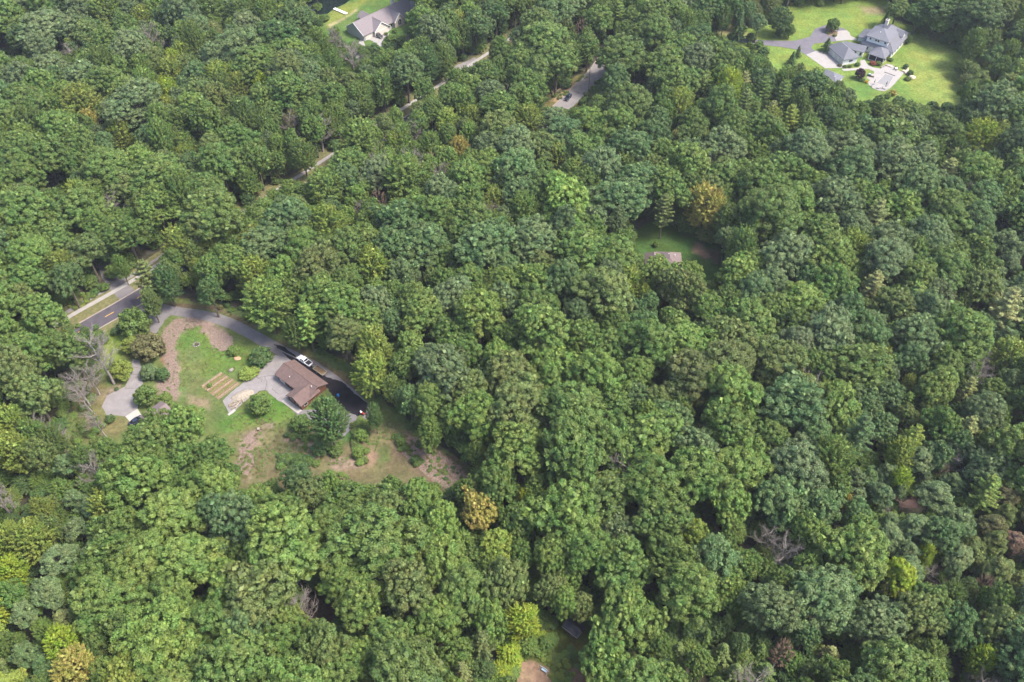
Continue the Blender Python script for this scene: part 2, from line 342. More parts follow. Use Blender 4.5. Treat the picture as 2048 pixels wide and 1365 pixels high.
cover_sheet('estate_lawn', GP(est_px), 0.8, 0.0, (0.118, 0.165, 0.034), [
    (GP([(1550, 50), (1620, 30), (1750, 20), (1760, 45), (1690, 75), (1640, 60), (1560, 75)]), (0.135, 0.18, 0.04), 8, 2, .7),
    (GP([(1720, 15), (1775, 15), (1770, 30), (1730, 28)]), DIRT, 4, 1.5, .7),
    (GP([(1425, 45), (1475, 45), (1490, 70), (1430, 70)]), (0.20, 0.17, 0.09), 5, 2, .8),
    (GP([(1690, 150), (1740, 165), (1760, 190), (1740, 200), (1690, 175)]), (0.08, 0.135, 0.03), 5, 1, .8),
    (GP([(1830, 80), (1900, 95), (1925, 210), (1880, 225), (1830, 180), (1810, 140)]), (0.155, 0.185, 0.045), 8, 2, .8),
    (GP([(1790, 160), (1830, 190), (1800, 210), (1770, 190)]), (0.085, 0.14, 0.03), 5, 1, .7),
])
cover_sheet('pond_house_lawn', GP([(600, 80), (640, 15), (690, -20), (770, -30), (830, -20), (820, 60), (800, 110), (700, 130), (640, 110)]), 0.8, 0.0, (0.072, 0.118, 0.03), [
    (GP([(650, 35), (670, 20), (720, 0), (745, -10), (720, 15), (690, 35), (655, 55)]), LIME, 3, 1, .95),
    (GP([(655, 50), (700, 30), (715, 15), (712, 24), (690, 38), (660, 56)]), (0.26, 0.21, 0.12), 1.5, .6, .8),
])
cover_sheet('clearing_lawn', GP([(1250, 470), (1300, 440), (1390, 450), (1470, 480), (1490, 530), (1450, 590), (1390, 590), (1280, 540)]), 0.6, 0.0, (0.042, 0.078, 0.018), [  # base green darkened so that tree shade is painted into the lawn
    (GP([(1390, 485), (1405, 490), (1420, 515), (1412, 520), (1385, 503)]), (0.21, 0.12, 0.085), 1.5, .8, .9),
    (GP([(1415, 500), (1440, 500), (1445, 530), (1425, 525)]), (0.10, 0.06, 0.045), 2, 1, .8)])
cover_sheet('sandy_clearing', GP([(940, 1420), (1000, 1300), (1060, 1260), (1130, 1220), (1190, 1230), (1200, 1300), (1270, 1370), (1280, 1420)]), 0.4, 0.0, (0.07, 0.085, 0.02), [
    (GP([(1020, 1380), (1040, 1320), (1065, 1325), (1110, 1345), (1125, 1380)]), (0.20, 0.135, 0.09), 1.2, .7, .95),
    (GP([(1135, 1340), (1165, 1335), (1210, 1370), (1180, 1400), (1140, 1390)]), (0.17, 0.105, 0.07), 1.5, .9, .8),
    (GP([(1140, 1280), (1165, 1290), (1160, 1330), (1130, 1330)]), (0.11, 0.085, 0.03), 1.5, .8, .8)])
cover_sheet('roadside_verge', GP([(1060, 225), (1095, 190), (1130, 165), (1170, 140), (1215, 130), (1215, 160), (1180, 210), (1140, 235)]), 0.7, 0.0, (0.11, 0.10, 0.035), [
    (GP([(1098, 203), (1140, 172), (1172, 156), (1168, 165), (1140, 182), (1115, 205)]), (0.30, 0.20, 0.11), 1.2, .6, .9)])
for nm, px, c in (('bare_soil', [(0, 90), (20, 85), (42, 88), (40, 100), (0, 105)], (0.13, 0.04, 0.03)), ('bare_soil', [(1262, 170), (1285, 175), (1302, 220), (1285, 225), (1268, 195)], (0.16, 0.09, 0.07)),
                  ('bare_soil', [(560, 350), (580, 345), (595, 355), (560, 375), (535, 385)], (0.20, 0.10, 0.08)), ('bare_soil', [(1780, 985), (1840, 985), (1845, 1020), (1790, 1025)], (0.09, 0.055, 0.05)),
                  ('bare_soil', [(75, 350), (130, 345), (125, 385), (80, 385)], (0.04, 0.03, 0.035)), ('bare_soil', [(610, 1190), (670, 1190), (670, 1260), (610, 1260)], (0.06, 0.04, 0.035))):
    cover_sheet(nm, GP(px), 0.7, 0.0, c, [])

# ------------------------------------------------------------------ paving
def resample(pts, step):
    pts = [Vector((p[0], p[1], 0)) for p in pts]; out = [pts[0]]
    for a, b in zip(pts, pts[1:]):
        n = max(1, int((b - a).length / step))
        for i in range(1, n + 1): out.append(a.lerp(b, i / n))
    return out
def smooth_line(pts, it=3):
    for _ in range(it):
        q = [pts[0]]
        for a, b in zip(pts, pts[1:]): q += [a.lerp(b, .25), a.lerp(b, .75)]
        q.append(pts[-1]); pts = q
    return pts
def side(pts, off):
    out = []
    for i, p in enumerate(pts):
        d = (pts[min(i + 1, len(pts) - 1)] - pts[max(i - 1, 0)]).normalized()
        out.append(p + Vector((d.y, -d.x, 0)) * off)
    return out
def strip(name, line, o0, o1, z, m, parent=None, thick=0.0, kind=True, jit=0.0):
    a, b = side(line, o0), side(line, o1); mb = MB(); rr = random.Random(5)
    if jit:
        a = [p + Vector((rr.uniform(-jit, jit), rr.uniform(-jit, jit), 0)) for p in a]; b = [p + Vector((rr.uniform(-jit, jit), rr.uniform(-jit, jit), 0)) for p in b]
    for i in range(len(a) - 1):
        if thick:
            mb.prism([a[i], b[i], b[i + 1], a[i + 1]], z - thick, z)
        else:
            mb.quad((*a[i].xy, z), (*b[i].xy, z), (*b[i + 1].xy, z), (*a[i + 1].xy, z))
    o = mb.build(name, m, parent)
    if not parent and kind: tag(o, kind='structure')
    return o
def slab(name, pts, z, m, parent=None, jit=0.0, step=0.7, thick=0.12):
    pts = resample(list(pts) + [pts[0]], step)[:-1]; rr = random.Random(len(pts))
    pts = [(p.x + rr.uniform(-jit, jit), p.y + rr.uniform(-jit, jit)) for p in pts]
    mb = MB(); mb.prism(pts, z - thick, z); o = mb.build(name, m, parent)
    if not parent: tag(o, kind='structure')
    return o

walk_px = [(60, 680), (150, 627), (212, 593), (265, 562), (350, 508), (465, 438), (560, 377), (625, 335), (700, 287), (760, 246), (832, 201), (900, 157), (945, 127), (1010, 85), (1080, 35)]
walk = smooth_line(resample(GP(walk_px), 8), 2)
strip('sidewalk', walk, -.85, .85, 0.10, M_CONC_W, thick=0.14)
strip('shoulder', [p for p in walk if -150 < p.x < -120], -3.4, -1.9, 0.04, M_ASPH_OLD, jit=.25)
road = walk
M_VERGE = mat('verge_grass', (0.082, 0.105, 0.032), 0.95, 0.35, 0.8, 9, bump=0.5, bscale=4, col2=(0.13, 0.11, 0.05))
strip('verge', walk, -5.5, -.85, 0.012, M_VERGE, jit=.3); strip('verge', walk, .85, 5.05, 0.012, M_VERGE); strip('verge', walk, 12.75, 15.0, 0.012, M_VERGE, jit=.3)
road_o = strip('road', road, 5.6, 12.2, 0.05, M_ASPH)
for o0 in (5.05, 12.25):
    strip('kerb', road, o0, o0 + 0.5, 0.14, M_KERB, parent=road_o, thick=0.2)
rc = side(road, 8.9)
acc = 0.0; last = rc[0]; d0 = G(211, 638); d1 = G(231, 625)
ddir = (d1 - d0).normalized(); on = d0
# painted dashes along the centre line, 3 m on and 9 m off, one of them where the photo shows it
def along(line, s):
    for a, b in zip(line, line[1:]):
        L = (b - a).length
        if s <= L: return a.lerp(b, s / L)
        s -= L
    return None
ss, best = 0.0, None; step = .5; tot = sum((b - a).length for a, b in zip(rc, rc[1:]))
s0 = min(np.arange(0, 120, .5), key=lambda s: (along(rc, s) - (d0 + d1) / 2).length)
s = s0 % 12.0
while s < tot - 3:
    a, b = along(rc, s - 1.6), along(rc, s + 1.6)
    if a and b and s > 2:
        dd = (b - a).normalized(); nn = Vector((dd.y, -dd.x, 0)) * .11
        mb = MB(); mb.quad((*(a + nn).xy, .056), (*(b + nn).xy, .056), (*(b - nn).xy, .056), (*(a - nn).xy, .056)); mb.build('centre_dash', M_YELLOW, road_o)
    s += 12.0
slab('side_street', GP([(246, 606), (268, 580), (250, 562), (236, 545), (215, 512), (195, 480), (178, 488), (196, 530), (203, 556), (225, 585)]), 0.045, M_ASPH_GREY, jit=.12)

drive_px = [(285, 612), (310, 615), (350, 623), (405, 630), (450, 642), (495, 664), (540, 690), (575, 708), (605, 722), (640, 742), (680, 772), (712, 800), (742, 832)]
drive = smooth_line(resample(GP(drive_px), 8), 2)
strip('driveway', drive, -2.1, 2.1, 0.03, M_ASPH_GREY, jit=.1)
slab('driveway_mouth', GP([(276, 622), (290, 600), (330, 610), (345, 628), (330, 640), (312, 668), (298, 668), (302, 640)]), 0.038, M_ASPH_GREY, jit=.12)
slab('sealed_drive', GP(C6([(440, 385), (500, 400), (590, 470), (680, 520), (760, 585), (850, 610), (925, 680), (1010, 745), (1000, 800), (945, 820), (900, 800), (850, 760), (800, 700), (740, 620), (640, 570), (540, 480)])), 0.042, M_ASPH_WET, jit=.2)
strip('tyre_streak', drive[len(drive) * 5 // 12: len(drive) * 8 // 12], -.15, .35, 0.047, M_ASPH_GREY, jit=.08)
slab('broken_pavement', GP(C6([(760, 780), (860, 790), (945, 812), (925, 880), (880, 920), (845, 965), (820, 900), (600, 830), (560, 790), (610, 780)])), 0.036, M_ASPH_GREY, jit=.2)
pad = slab('parking_pad', GP(C6([(135, 725), (200, 665), (300, 585), (400, 505), (450, 450), (530, 470), (600, 560), (600, 700), (530, 720), (510, 742), (470, 725), (425, 690), (395, 662), (355, 668), (310, 700), (250, 745), (195, 805), (175, 800)])), 0.05, M_ASPH_OLD, jit=.12)
def crack(par, px, z):
    pts = resample(GP(px), .5); rr = random.Random(int(px[0][0])); pts = [p + Vector((rr.uniform(-.15, .15), rr.uniform(-.15, .15), 0)) for p in pts]
    a, b = side(pts, .05), side(pts, -.05); mb = MB()
    for i in range(len(a) - 1): mb.quad((*a[i].xy, z), (*b[i].xy, z), (*b[i + 1].xy, z), (*a[i + 1].xy, z))
    mb.build('crack', M_CRACK, par)
for px in ([(320, 570), (345, 590), (385, 580), (400, 610), (395, 660)], [(385, 580), (440, 575), (465, 580)], [(345, 590), (375, 600), (365, 612)], [(430, 655), (460, 680), (470, 690)]): crack(pad, C6(px), .054)
apron = slab('garage_drive', GP(C5([(795, 790), (840, 800), (860, 940), (845, 1010), (825, 1090), (750, 1135), (700, 1128), (640, 1128), (612, 1075), (640, 1012), (690, 985), (750, 958), (775, 900)])), 0.035, M_ASPH_OLD, jit=.1)
for px in ([(750, 965), (800, 970), (860, 950)], [(780, 880), (820, 885), (850, 880)], [(785, 838), (845, 845)]): crack(apron, C5(px), .039)
slab('garage_apron', GP(C5([(752, 1136), (826, 1088), (850, 1130), (800, 1190)])), 0.06, M_CONC)

slab('estate_driveway', GP([(1462, 74), (1500, 79), (1550, 82), (1590, 82), (1620, 74), (1630, 58), (1650, 51), (1668, 52), (1690, 58), (1694, 66), (1678, 70), (1690, 82), (1660, 84), (1628, 88), (1622, 96), (1632, 104), (1614, 112), (1595, 100), (1560, 94), (1520, 90), (1465, 82)]), 0.035, M_ASPH_DRIVE)
isl = slab('drive_island', GP([(1650, 62), (1662, 58), (1672, 62), (1676, 68), (1668, 73), (1655, 70)]), 0.06, M_SOIL)
slab('guest_forecourt', GP(CE([(265, 300), (350, 205), (500, 195), (545, 240), (570, 300), (690, 355), (680, 385), (560, 375), (470, 380), (300, 395)])), 0.05, M_CONC_W)
fore = slab('garage_forecourt', GP([(1612, 110), (1632, 102), (1660, 105), (1692, 128), (1694, 136), (1650, 137)]), 0.045, M_CONC_W)
slab('garden_path', GP(CE([(400, 915), (560, 905), (720, 890), (760, 840), (740, 760), (830, 740), (860, 800), (900, 850), (1000, 890), (1130, 910), (1180, 850), (1240, 820), (1290, 840), (1240, 900), (1150, 960), (1050, 1000), (1000, 990), (1000, 960), (900, 915), (800, 920), (700, 935), (440, 955)])), 0.052, M_CONC_W)
deck_px = CQ([(520, 430), (620, 250), (780, 240), (900, 120), (1040, 70), (1200, 100), (1320, 220), (1480, 330), (1650, 380), (1500, 560), (1300, 790), (1130, 960), (930, 1080), (700, 1060), (480, 970), (330, 850), (295, 740), (380, 660), (250, 600), (280, 440)])
deck = slab('pool_deck', GP(deck_px), 0.062, M_CONC_W)

sroad = smooth_line(resample(GP([(1060, 275), (1100, 238), (1141, 200), (1162, 178), (1190, 150), (1205, 130), (1225, 95)]), 8), 2)
ro = strip('street', sroad, -3.6, 3.6, 0.04, M_ASPH_OLD)
strip('kerb', sroad, -4.1, -3.6, 0.13, M_KERB, parent=ro, thick=.2)
slab('road_end', GP([(905, 135), (950, 115), (958, 132), (935, 145), (915, 145)]), 0.03, M_ASPH_OLD, jit=.2)
slab('house_driveway', GP(CL([(700, 520), (780, 440), (900, 400), (1050, 370), (1120, 360), (1110, 400), (1060, 450), (1150, 520), (1230, 570), (1150, 620), (940, 640), (850, 560), (720, 530)]) + [(735, 105), (712, 130), (700, 120)]), 0.045, M_CONC_W)
pond = slab('pond', GP([(600, 20), (640, 30), (655, 28), (668, 18), (690, 8), (715, -10), (640, -60), (560, -20)]), 0.02, M_WATER, thick=.02)
# leaf, stick and straw litter on the mulched ground
def litter(name, polys, n, label):
    V, F = [], []; k = 0
    for poly, share in polys:
        xs = [p[0] for p in poly]; ys = [p[1] for p in poly]; m = int(n * share); c = 0
        while c < m:
            x = random.uniform(min(xs), max(xs)); y = random.uniform(min(ys), max(ys))
            if not in_poly(np.array(x), np.array(y), poly): continue
            c += 1; a = random.uniform(0, 6.28); L = random.uniform(.15, .55); w = random.uniform(.03, .09); z = random.uniform(.03, .14); t = random.uniform(-.05, .08)
            dx, dy = math.cos(a) * L, math.sin(a) * L; ex, ey = -math.sin(a) * w, math.cos(a) * w
            V += [(x - dx - ex, y - dy - ey, z), (x + dx - ex, y + dy - ey, z + t), (x + dx + ex, y + dy + ey, z + t), (x - dx + ex, y - dy + ey, z)]; F.append((k, k + 1, k + 2, k + 3)); k += 4
    o = bpy.data.objects.new(name, np_mesh(name, np.array(V), np.array(F), M_STRAW)); COL.objects.link(o); tag(o, label, 'litter', kind='stuff')
litter('litter', [(GP(C5([(985, 620), (1040, 560), (1110, 545), (1210, 550), (1200, 592), (1140, 598), (1070, 650), (1045, 720), (1065, 830), (1075, 930), (1060, 1020), (1000, 1000), (940, 955), (1010, 900), (985, 800), (960, 700)])), .35),
    (GP(C5([(1260, 600), (1395, 660), (1395, 720), (1330, 745), (1265, 700)])), .2), (GP(C6([(250, 960), (330, 905), (350, 930), (330, 990), (300, 1030), (330, 1090), (280, 1180), (230, 1120)])), .12),
    (GP(C6([(1160, 960), (1230, 920), (1400, 1010), (1560, 1120), (1620, 1210), (1540, 1290), (1400, 1210), (1300, 1120), (1230, 1060)])), .33)], 9000, 'pale sticks and straw strewn on mulched ground')

# ------------------------------------------------------------------ buildings
def gable_roof(x0, x1, y0, y1, ze, zr, axis='x', over=0.5, th=0.16):
    """two sloping slabs, ridge along axis"""
    mb = MB()
    if axis == 'x':
        ym = (y0 + y1) / 2; sl = (zr - ze) / (ym - y0); zo = ze - over * sl
        for ya, s in ((y0 - over, 1), (y1 + over, -1)):
            a = [(x0 - over, ya, zo), (x1 + over, ya, zo), (x1 + over, ym, zr), (x0 - over, ym, zr)]
            hexa(mb, a, th)
    else:
        xm = (x0 + x1) / 2; sl = (zr - ze) / (xm - x0); zo = ze - over * sl
        for xa in (x0 - over, x1 + over):
            hexa(mb, [(xa, y0 - over, zo), (xa, y1 + over, zo), (xm, y1 + over, zr), (xm, y0 - over, zr)], th)
    return mb
def hexa(mb, q, th):
    k = len(mb.v); mb.v += [(x, y, z) for x, y, z in q] + [(x, y, z + th) for x, y, z in q]
    mb.f += [(k + 3, k + 2, k + 1, k), (k + 4, k + 5, k + 6, k + 7)] + [(k + i, k + (i + 1) % 4, k + 4 + (i + 1) % 4, k + 4 + i) for i in range(4)]
def gable_walls(x0, x1, y0, y1, z0, ze, zr, axis='x'):
    mb = MB()
    if axis == 'x':
        ym = (y0 + y1) / 2
        prof = [(y0, z0), (y1, z0), (y1, ze), (ym, zr), (y0, ze)]
        k = len(mb.v); mb.v += [(x0, y, z) for y, z in prof] + [(x1, y, z) for y, z in prof]
    else:
        xm = (x0 + x1) / 2
        prof = [(x0, z0), (x1, z0), (x1, ze), (xm, zr), (x0, ze)]
        k = 0; mb.v += [(x, y0, z) for x, z in prof] + [(x, y1, z) for x, z in prof]
    mb.f += [(4, 3, 2, 1, 0), (5, 6, 7, 8, 9)] + [(i, (i + 1) % 5, 5 + (i + 1) % 5, 5 + i) for i in range(5)]
    return mb
def hip_roof(x0, x1, y0, y1, ze, zr, over=0.6, th=0.14, ridge=None):
    x0 -= over; x1 += over; y0 -= over; y1 += over
    mb = MB(); w, d = x1 - x0, y1 - y0
    if w >= d:
        h = d / 2 * (ridge or 1.0); r = [((x0 + h), (y0 + y1) / 2, zr), (x1 - h, (y0 + y1) / 2, zr)]
        f = [(0, 1, 5, 4), (1, 2, 5), (2, 3, 4, 5), (3, 0, 4)]
    else:
        h = w / 2 * (ridge or 1.0); r = [((x0 + x1) / 2, y0 + h, zr), ((x0 + x1) / 2, y1 - h, zr)]
        f = [(0, 1, 4), (1, 2, 5, 4), (2, 3, 5), (3, 0, 4, 5)]
    c = [(x0, y0), (x1, y0), (x1, y1), (x0, y1)]
    mb.v = [(a, b, ze) for a, b in c] + r + [(a, b, ze - th) for a, b in c]
    mb.f = f + [(6, 7, 1, 0), (7, 8, 2, 1), (8, 9, 3, 2), (9, 6, 0, 3), (9, 8, 7, 6)]
    return mb
def ridge_cap(a, b, m, par, r=0.12, n='ridge_cap'):
    MB().tube([a, b], r, 4).build(n, m, par)
def window(par, c, w, h, ny, frame=True, glass=M_GLASS, fm=M_TRIM):
    """upright window in a wall; ny = unit normal (x,y)"""
    rz = math.atan2(ny[1], ny[0]) + math.pi / 2
    f = MB().box((c[0] + ny[0] * .02, c[1] + ny[1] * .02, c[2]), (w + .2, .08, h + .2), rz).build('window', fm, par)
    MB().box((c[0] + ny[0] * .07, c[1] + ny[1] * .07, c[2]), (w, .04, h), rz).build('pane', glass, f)
    if w > 1.3:
        MB().box((c[0] + ny[0] * .1, c[1] + ny[1] * .1, c[2]), (.07, .05, h), rz).build('mullion', fm, f)
    return f
def garage_door(par, c, w, h, ny):
    rz = math.atan2(ny[1], ny[0]) + math.pi / 2
    d = MB().box((c[0] + ny[0] * .02, c[1] + ny[1] * .02, c[2]), (w + .3, .08, h + .15), rz).build('garage_door', M_TRIM, par)
    for i in range(4):
        MB().box((c[0] + ny[0] * .08, c[1] + ny[1] * .08, c[2] - h / 2 + h * (i + .5) / 4), (w, .06, h / 4 - .05), rz).build('panel', M_DOOR, d)

# --- brown L-shaped house: local x along its length, local y towards its back
O = G(588.5, 719, 2.8); ang = math.radians(-39.5)
hb = empty('house', (O.x, O.y, 0), ang, 'brown L-shaped wooden house with brown shingle roof beside the white pickup', 'house')
MB().box((7.8, -4.0, 0.04), (14.4, 6.8, 0.12)).build('foundation', M_CONC, hb)
gable_walls(0.5, 15.1, -7.5, -0.5, .1, 2.65, 4.25).build('wall', M_WALL_BROWN, hb)
gable_walls(9.6, 15.6, -11.0, -7.45, .1, 2.6, 3.95, 'y').build('wing_wall', M_WALL_BROWN, hb)
r = gable_roof(.5, 15.1, -7.5, -0.5, 2.75, 4.4, 'x', .55).build('roof', M_ROOF_BROWN, hb)
r2 = gable_roof(9.6, 15.6, -11.0, -4.0, 2.72, 4.15, 'y', .5).build('wing_roof', M_ROOF_BROWN, hb)
ridge_cap((0, -4.0, 4.52), (15.6, -4.0, 4.52), M_ROOF_BROWN, r); ridge_cap((12.6, -11.45, 4.28), (12.6, -4.6, 4.28), M_ROOF_BROWN, r2)
for x, y, z in ((5.2, -6.2, 3.35), (13.9, -4.9, 4.2)):
    MB().tube([(x, y, z), (x, y, z + .55)], .13, 8).build('vent_pipe', M_VENT, r)
MB().box((11.8, -11.95, .07), (7.6, 1.75, .22)).build('porch_slab', M_CONC, hb)
for i in range(7):       # deep porch and garage front under the eave
    MB().box((1.4 + i * 1.3, -7.56, 1.35), (.12, .1, 2.4)).build('batten', M_WALL_BROWN, hb)
garage_door(hb, (2.6, -7.5, 1.2), 2.6, 2.1, (0, -1))
for x in (5.6, 7.4): window(hb, (x, -7.5, 1.6), 1.0, 1.1, (0, -1))
for x in (11.2, 14.0): window(hb, (x, -11.0, 1.55), 1.1, 1.0, (0, -1))
window(hb, (15.6, -9.3, 1.55), 1.2, 1.0, (1, 0)); window(hb, (3, -.5, 1.6), 1.2, 1, (0, 1)); window(hb, (10, -.5, 1.6), 1.2, 1, (0, 1)); window(hb, (.5, -4, 1.6), 1.2, 1, (-1, 0))
dr = MB().box((8.85, -7.55, 1.15), (.95, .08, 2.05)).build('door', M_WALL_BROWN, hb); MB().box((9.2, -7.62, 1.1), (.06, .08, .12)).build('handle', M_METAL, dr)
MB().tube([(0, -7.95, 2.46), (9.2, -7.95, 2.46)], .07, 6).build('gutter', M_WALL_BROWN, hb)

# --- long taupe-roofed house at the top: local x along the ridge, local y to its front
A = G(691, 53, 3); la = math.radians(47)
hl = empty('house', (A.x, A.y, 0), la, 'long cream house with taupe roof and front gables near the dock', 'house')
W_, L_ = 13.0, 40.0
gable_walls(.3, L_, -W_, -.3, 0, 3.0, 7.0).build('wall', M_WALL_GREY, hl)
r = gable_roof(.3, L_, -W_, -.3, 3.05, 7.2, 'x', .5).build('roof', M_ROOF_TAUPE, hl)
ridge_cap((-.1, -W_ / 2 - .15, 7.38), (L_, -W_ / 2 - .15, 7.38), M_ROOF_TAUPE, r)
def front_gable(x0, x1, depth, ze, zr, wallm, nm):
    gable_walls(x0, x1, -W_ - depth, -W_ / 2, 0, ze, zr, 'y').build(nm + '_wall', wallm, hl)
    g = gable_roof(x0, x1, -W_ - depth, -W_ / 2, ze + .05, zr + .2, 'y', .4).build(nm + '_roof', M_ROOF_TAUPE, hl)
    ridge_cap(((x0 + x1) / 2, -W_ - depth - .3, zr + .38), ((x0 + x1) / 2, -W_ / 2 - 1, zr + .38), M_ROOF_TAUPE, g)
    for s in (-1, 1):       # pale verge boards
        xm = (x0 + x1) / 2
        MB().tube([(xm, -W_ - depth - .42, zr + .18), (xm + s * (x1 - x0 + .8) / 2, -W_ - depth - .42, ze + .02 - .4 * (zr - ze) / ((x1 - x0) / 2))], .13, 4).build('verge_board', M_TRIM, g)
front_gable(6.2, 14.6, 1.2, 3.0, 6.2, M_WALL_CREAM, 'garage_gable')
front_gable(18.6, 24.6, 1.4, 3.2, 6.4, M_WALL_STONE, 'entry_gable')
front_gable(31.0, 38.0, 1.2, 3.2, 6.4, M_WALL_STONE, 'bedroom_gable')
garage_door(hl, (10.4, -W_ - 1.2, 1.25), 5.2, 2.3, (0, -1)); garage_door(hl, (3.4, -W_, 1.25), 4.2, 2.3, (0, -1))
for xc, yy in ((21.6, -W_ - 1.4), (34.5, -W_ - 1.2)):
    w = window(hl, (xc, yy, 1.7), 2.0, 1.9, (0, -1))
    mb = MB(); mb.v = []; arc = [(xc + 1.0 * math.cos(t), yy - .1, 2.7 + .95 * math.sin(t)) for t in np.linspace(0, math.pi, 10)]; mb.poly(arc); mb.build('arched_pane', M_GLASS, w)
    arc = [(xc + 1.08 * math.cos(t), yy - .1, 2.7 + 1.03 * math.sin(t)) for t in np.linspace(0, math.pi, 10)]; MB().tube(arc, .08, 5).build('arch_trim', M_TRIM, w)
for xc in (16.0, 17.4, 27.5, 29.5): window(hl, (xc, -W_, 1.6), 1.0, 1.4, (0, -1))
for xc in (3, 8, 13, 20, 26): window(hl, (xc, -.3, 1.7), 1.6, 1.4, (0, 1))
gable_walls(10.5, 15.5, -2.5, 3.2, 0, 3.0, 4.8, 'y').build('rear_wall', M_WALL_GREY, hl)
gable_roof(10.5, 15.5, -3.5, 3.2, 3.05, 5.0, 'y', .45).build('rear_roof', M_ROOF_TAUPE, hl)
ch = MB().box((26.5, -4.6, 6.3), (1.5, 1.5, 4.4)).build('chimney', M_WALL_CREAM, hl); MB().box((26.5, -4.6, 8.56), (1.8, 1.8, .16)).build('chimney_cap', M_CONC, ch)
for s in (0, 1):
    ym = -W_ / 2 - .15
    MB().tube([(-.24, ym, 7.22), (-.24, (-W_ - .5) if s else .2, 2.78)], .12, 4).build('verge_board', M_TRIM, r)

# --- grey hip-roofed estate house: main block local frame, garage block turned
E0 = G(1722, 88, 3); ea = math.radians(53)
he = empty('house', (E0.x, E0.y, 0), ea, 'large white house with many grey hip roofs beside the pool deck', 'house')
MB().prism([(0.4, -14.6), (21.5, -14.6), (21.5, -.4), (.4, -.4)], 0, 3.4).build('wall', M_WALL_WHITE, he)
r = hip_roof(.4, 21.5, -14.6, -.4, 3.45, 9.0, .7).build('roof', M_ROOF_GREY, he)
ridge_cap((8.3, -7.5, 9.02), (13.6, -7.5, 9.02), M_ROOF_GREY, r)
for q in ((-.3, -15.3), (22.2, -15.3), (22.2, .3), (-.3, .3)):
    ridge_cap((q[0], q[1], 3.47), (8.0 if q[0] < 5 else 13.9, -7.5, 9.0), M_ROOF_GREY, r, .11, 'hip_cap')
# upper storey facing the drive with its row of windows
MB().prism([(1.2, -11.4), (8.5, -11.4), (8.5, -1.6), (1.2, -1.6)], 3.2, 7.2).build('upper_wall', M_WALL_WHITE, he)
ur = hip_roof(1.2, 11.5, -11.4, -1.6, 7.25, 10.0, .75).build('upper_roof', M_ROOF_GREY, he)
for y in (-3.2, -5.9, -7.0, -10.2): window(he, (1.2, y, 6.1), .8, .9, (-1, 0))
for y in (.5,):
    MB().tube([(4, -6, 8.6), (4, -6, 9.3)], .14, 8).build('vent_pipe', M_VENT, ur)
# dormer on the far slope and entrance wing
gable_walls(13.0, 17.0, -14.0, -8.5, 3.2, 5.6, 7.0, 'y').build('dormer_wall', M_WALL_WHITE, he)
gable_roof(13.0, 17.0, -14.0, -8.0, 5.6, 7.2, 'y', .4).build('dormer_roof', M_ROOF_GREY, he)
MB().prism([(6.0, -.4), (13.5, -.4), (13.5, 3.4), (6.0, 3.4)], 0, 3.2).build('entrance_wall', M_WALL_WHITE, he)
hip_roof(5.6, 13.8, -2.5, 3.4, 3.25, 5.6, .5).build('entrance_roof', M_ROOF_GREY, he)
ch = MB().box((15.2, -4.8, 7.4), (1.9, 1.3, 5.2)).build('chimney', M_WALL_CREAM, he)
MB().box((15.2, -4.8, 10.06), (2.2, 1.6, .16)).build('chimney_cap', M_CONC, ch); MB().tube([(15.2, -4.8, 10.1), (15.2, -4.8, 10.9)], .28, 8).build('flue', M_PB, ch)
for x in (2.5, 6, 9.5, 13, 16.5, 19.5): window(he, (x, -14.6, 1.9), 1.7, 1.8, (0, -1))
for y in (-3, -12.5): window(he, (.4, y, 1.8), 1.2, 1.4, (-1, 0))
for y in (-3.5, -7.5, -11.5): window(he, (21.5, y, 1.8), 1.4, 1.4, (1, 0))
# screened porch
MB().prism([(-6.2, -13.6), (.4, -13.6), (.4, -6.6), (-6.2, -6.6)], 0, .35).build('porch_base', M_CONC, he)
MB().prism([(-6.0, -13.4), (.3, -13.4), (.3, -6.8), (-6.0, -6.8)], .36, 2.85).build('porch_screen', M_SCREEN, he)
pr = hip_roof(-6.2, 1.6, -13.6, -6.6, 3.0, 5.6, .5).build('porch_roof', M_ROOF_GREY, he)
MB().prism([(-6.35, -13.75), (.4, -13.75), (.4, -6.45), (-6.35, -6.45)], 2.7, 2.86).build('porch_beam', M_TRIM, he)
for x in (-6.1, -3.0, .1):
    for y in (-13.5, -6.7): MB().box((x, y, 1.6), (.22, .22, 2.5)).build('post', M_TRIM, he)
MB().box((-6.1, -10.1, 1.6), (.2, .2, 2.5)).build('post', M_TRIM, he)
# garage block and link
g0 = G(1666, 91, 3); g1 = G(1687, 121, 3); g2 = G(1719, 115, 3)
ga = math.atan2(g2.y - g1.y, g2.x - g1.x); gw = (g2 - g1).length; gl = (g1 - g0).length
he_inv = Matrix.Translation((E0.x, E0.y, 0)) @ Matrix.Rotation(ea, 4, 'Z')
def in_he(o, loc, rz):
    m = he_inv.inverted() @ (Matrix.Translation(loc) @ Matrix.Rotation(rz, 4, 'Z')); o.parent = he; o.matrix_local = m; return o
gb = in_he(MB().prism([(.5, .5), (gw - .5, .5), (gw - .5, gl), (.5, gl)], 0, 3.1).build('garage_wall', M_WALL_WHITE), (g1.x, g1.y, 0), ga)
in_he(hip_roof(.5, gw - .5, .5, gl, 3.15, 6.2, .6).build('garage_roof', M_ROOF_GREY), (g1.x, g1.y, 0), ga)
for i in range(3):
    y = 2.6 + i * 3.6
    dd = in_he(MB().box((.46, y, 1.25), (.08, 2.9, 2.35)).build('garage_door', M_TRIM), (g1.x, g1.y, 0), ga)
    for k in range(4): MB().box((.40, y, .36 + k * .56), (.06, 2.7, .5)).build('panel', M_DOOR, dd)
ww = in_he(MB().box((gw / 2 + .4, .47, 1.7), (2.2, .08, 1.1)).build('window', M_TRIM), (g1.x, g1.y, 0), ga)
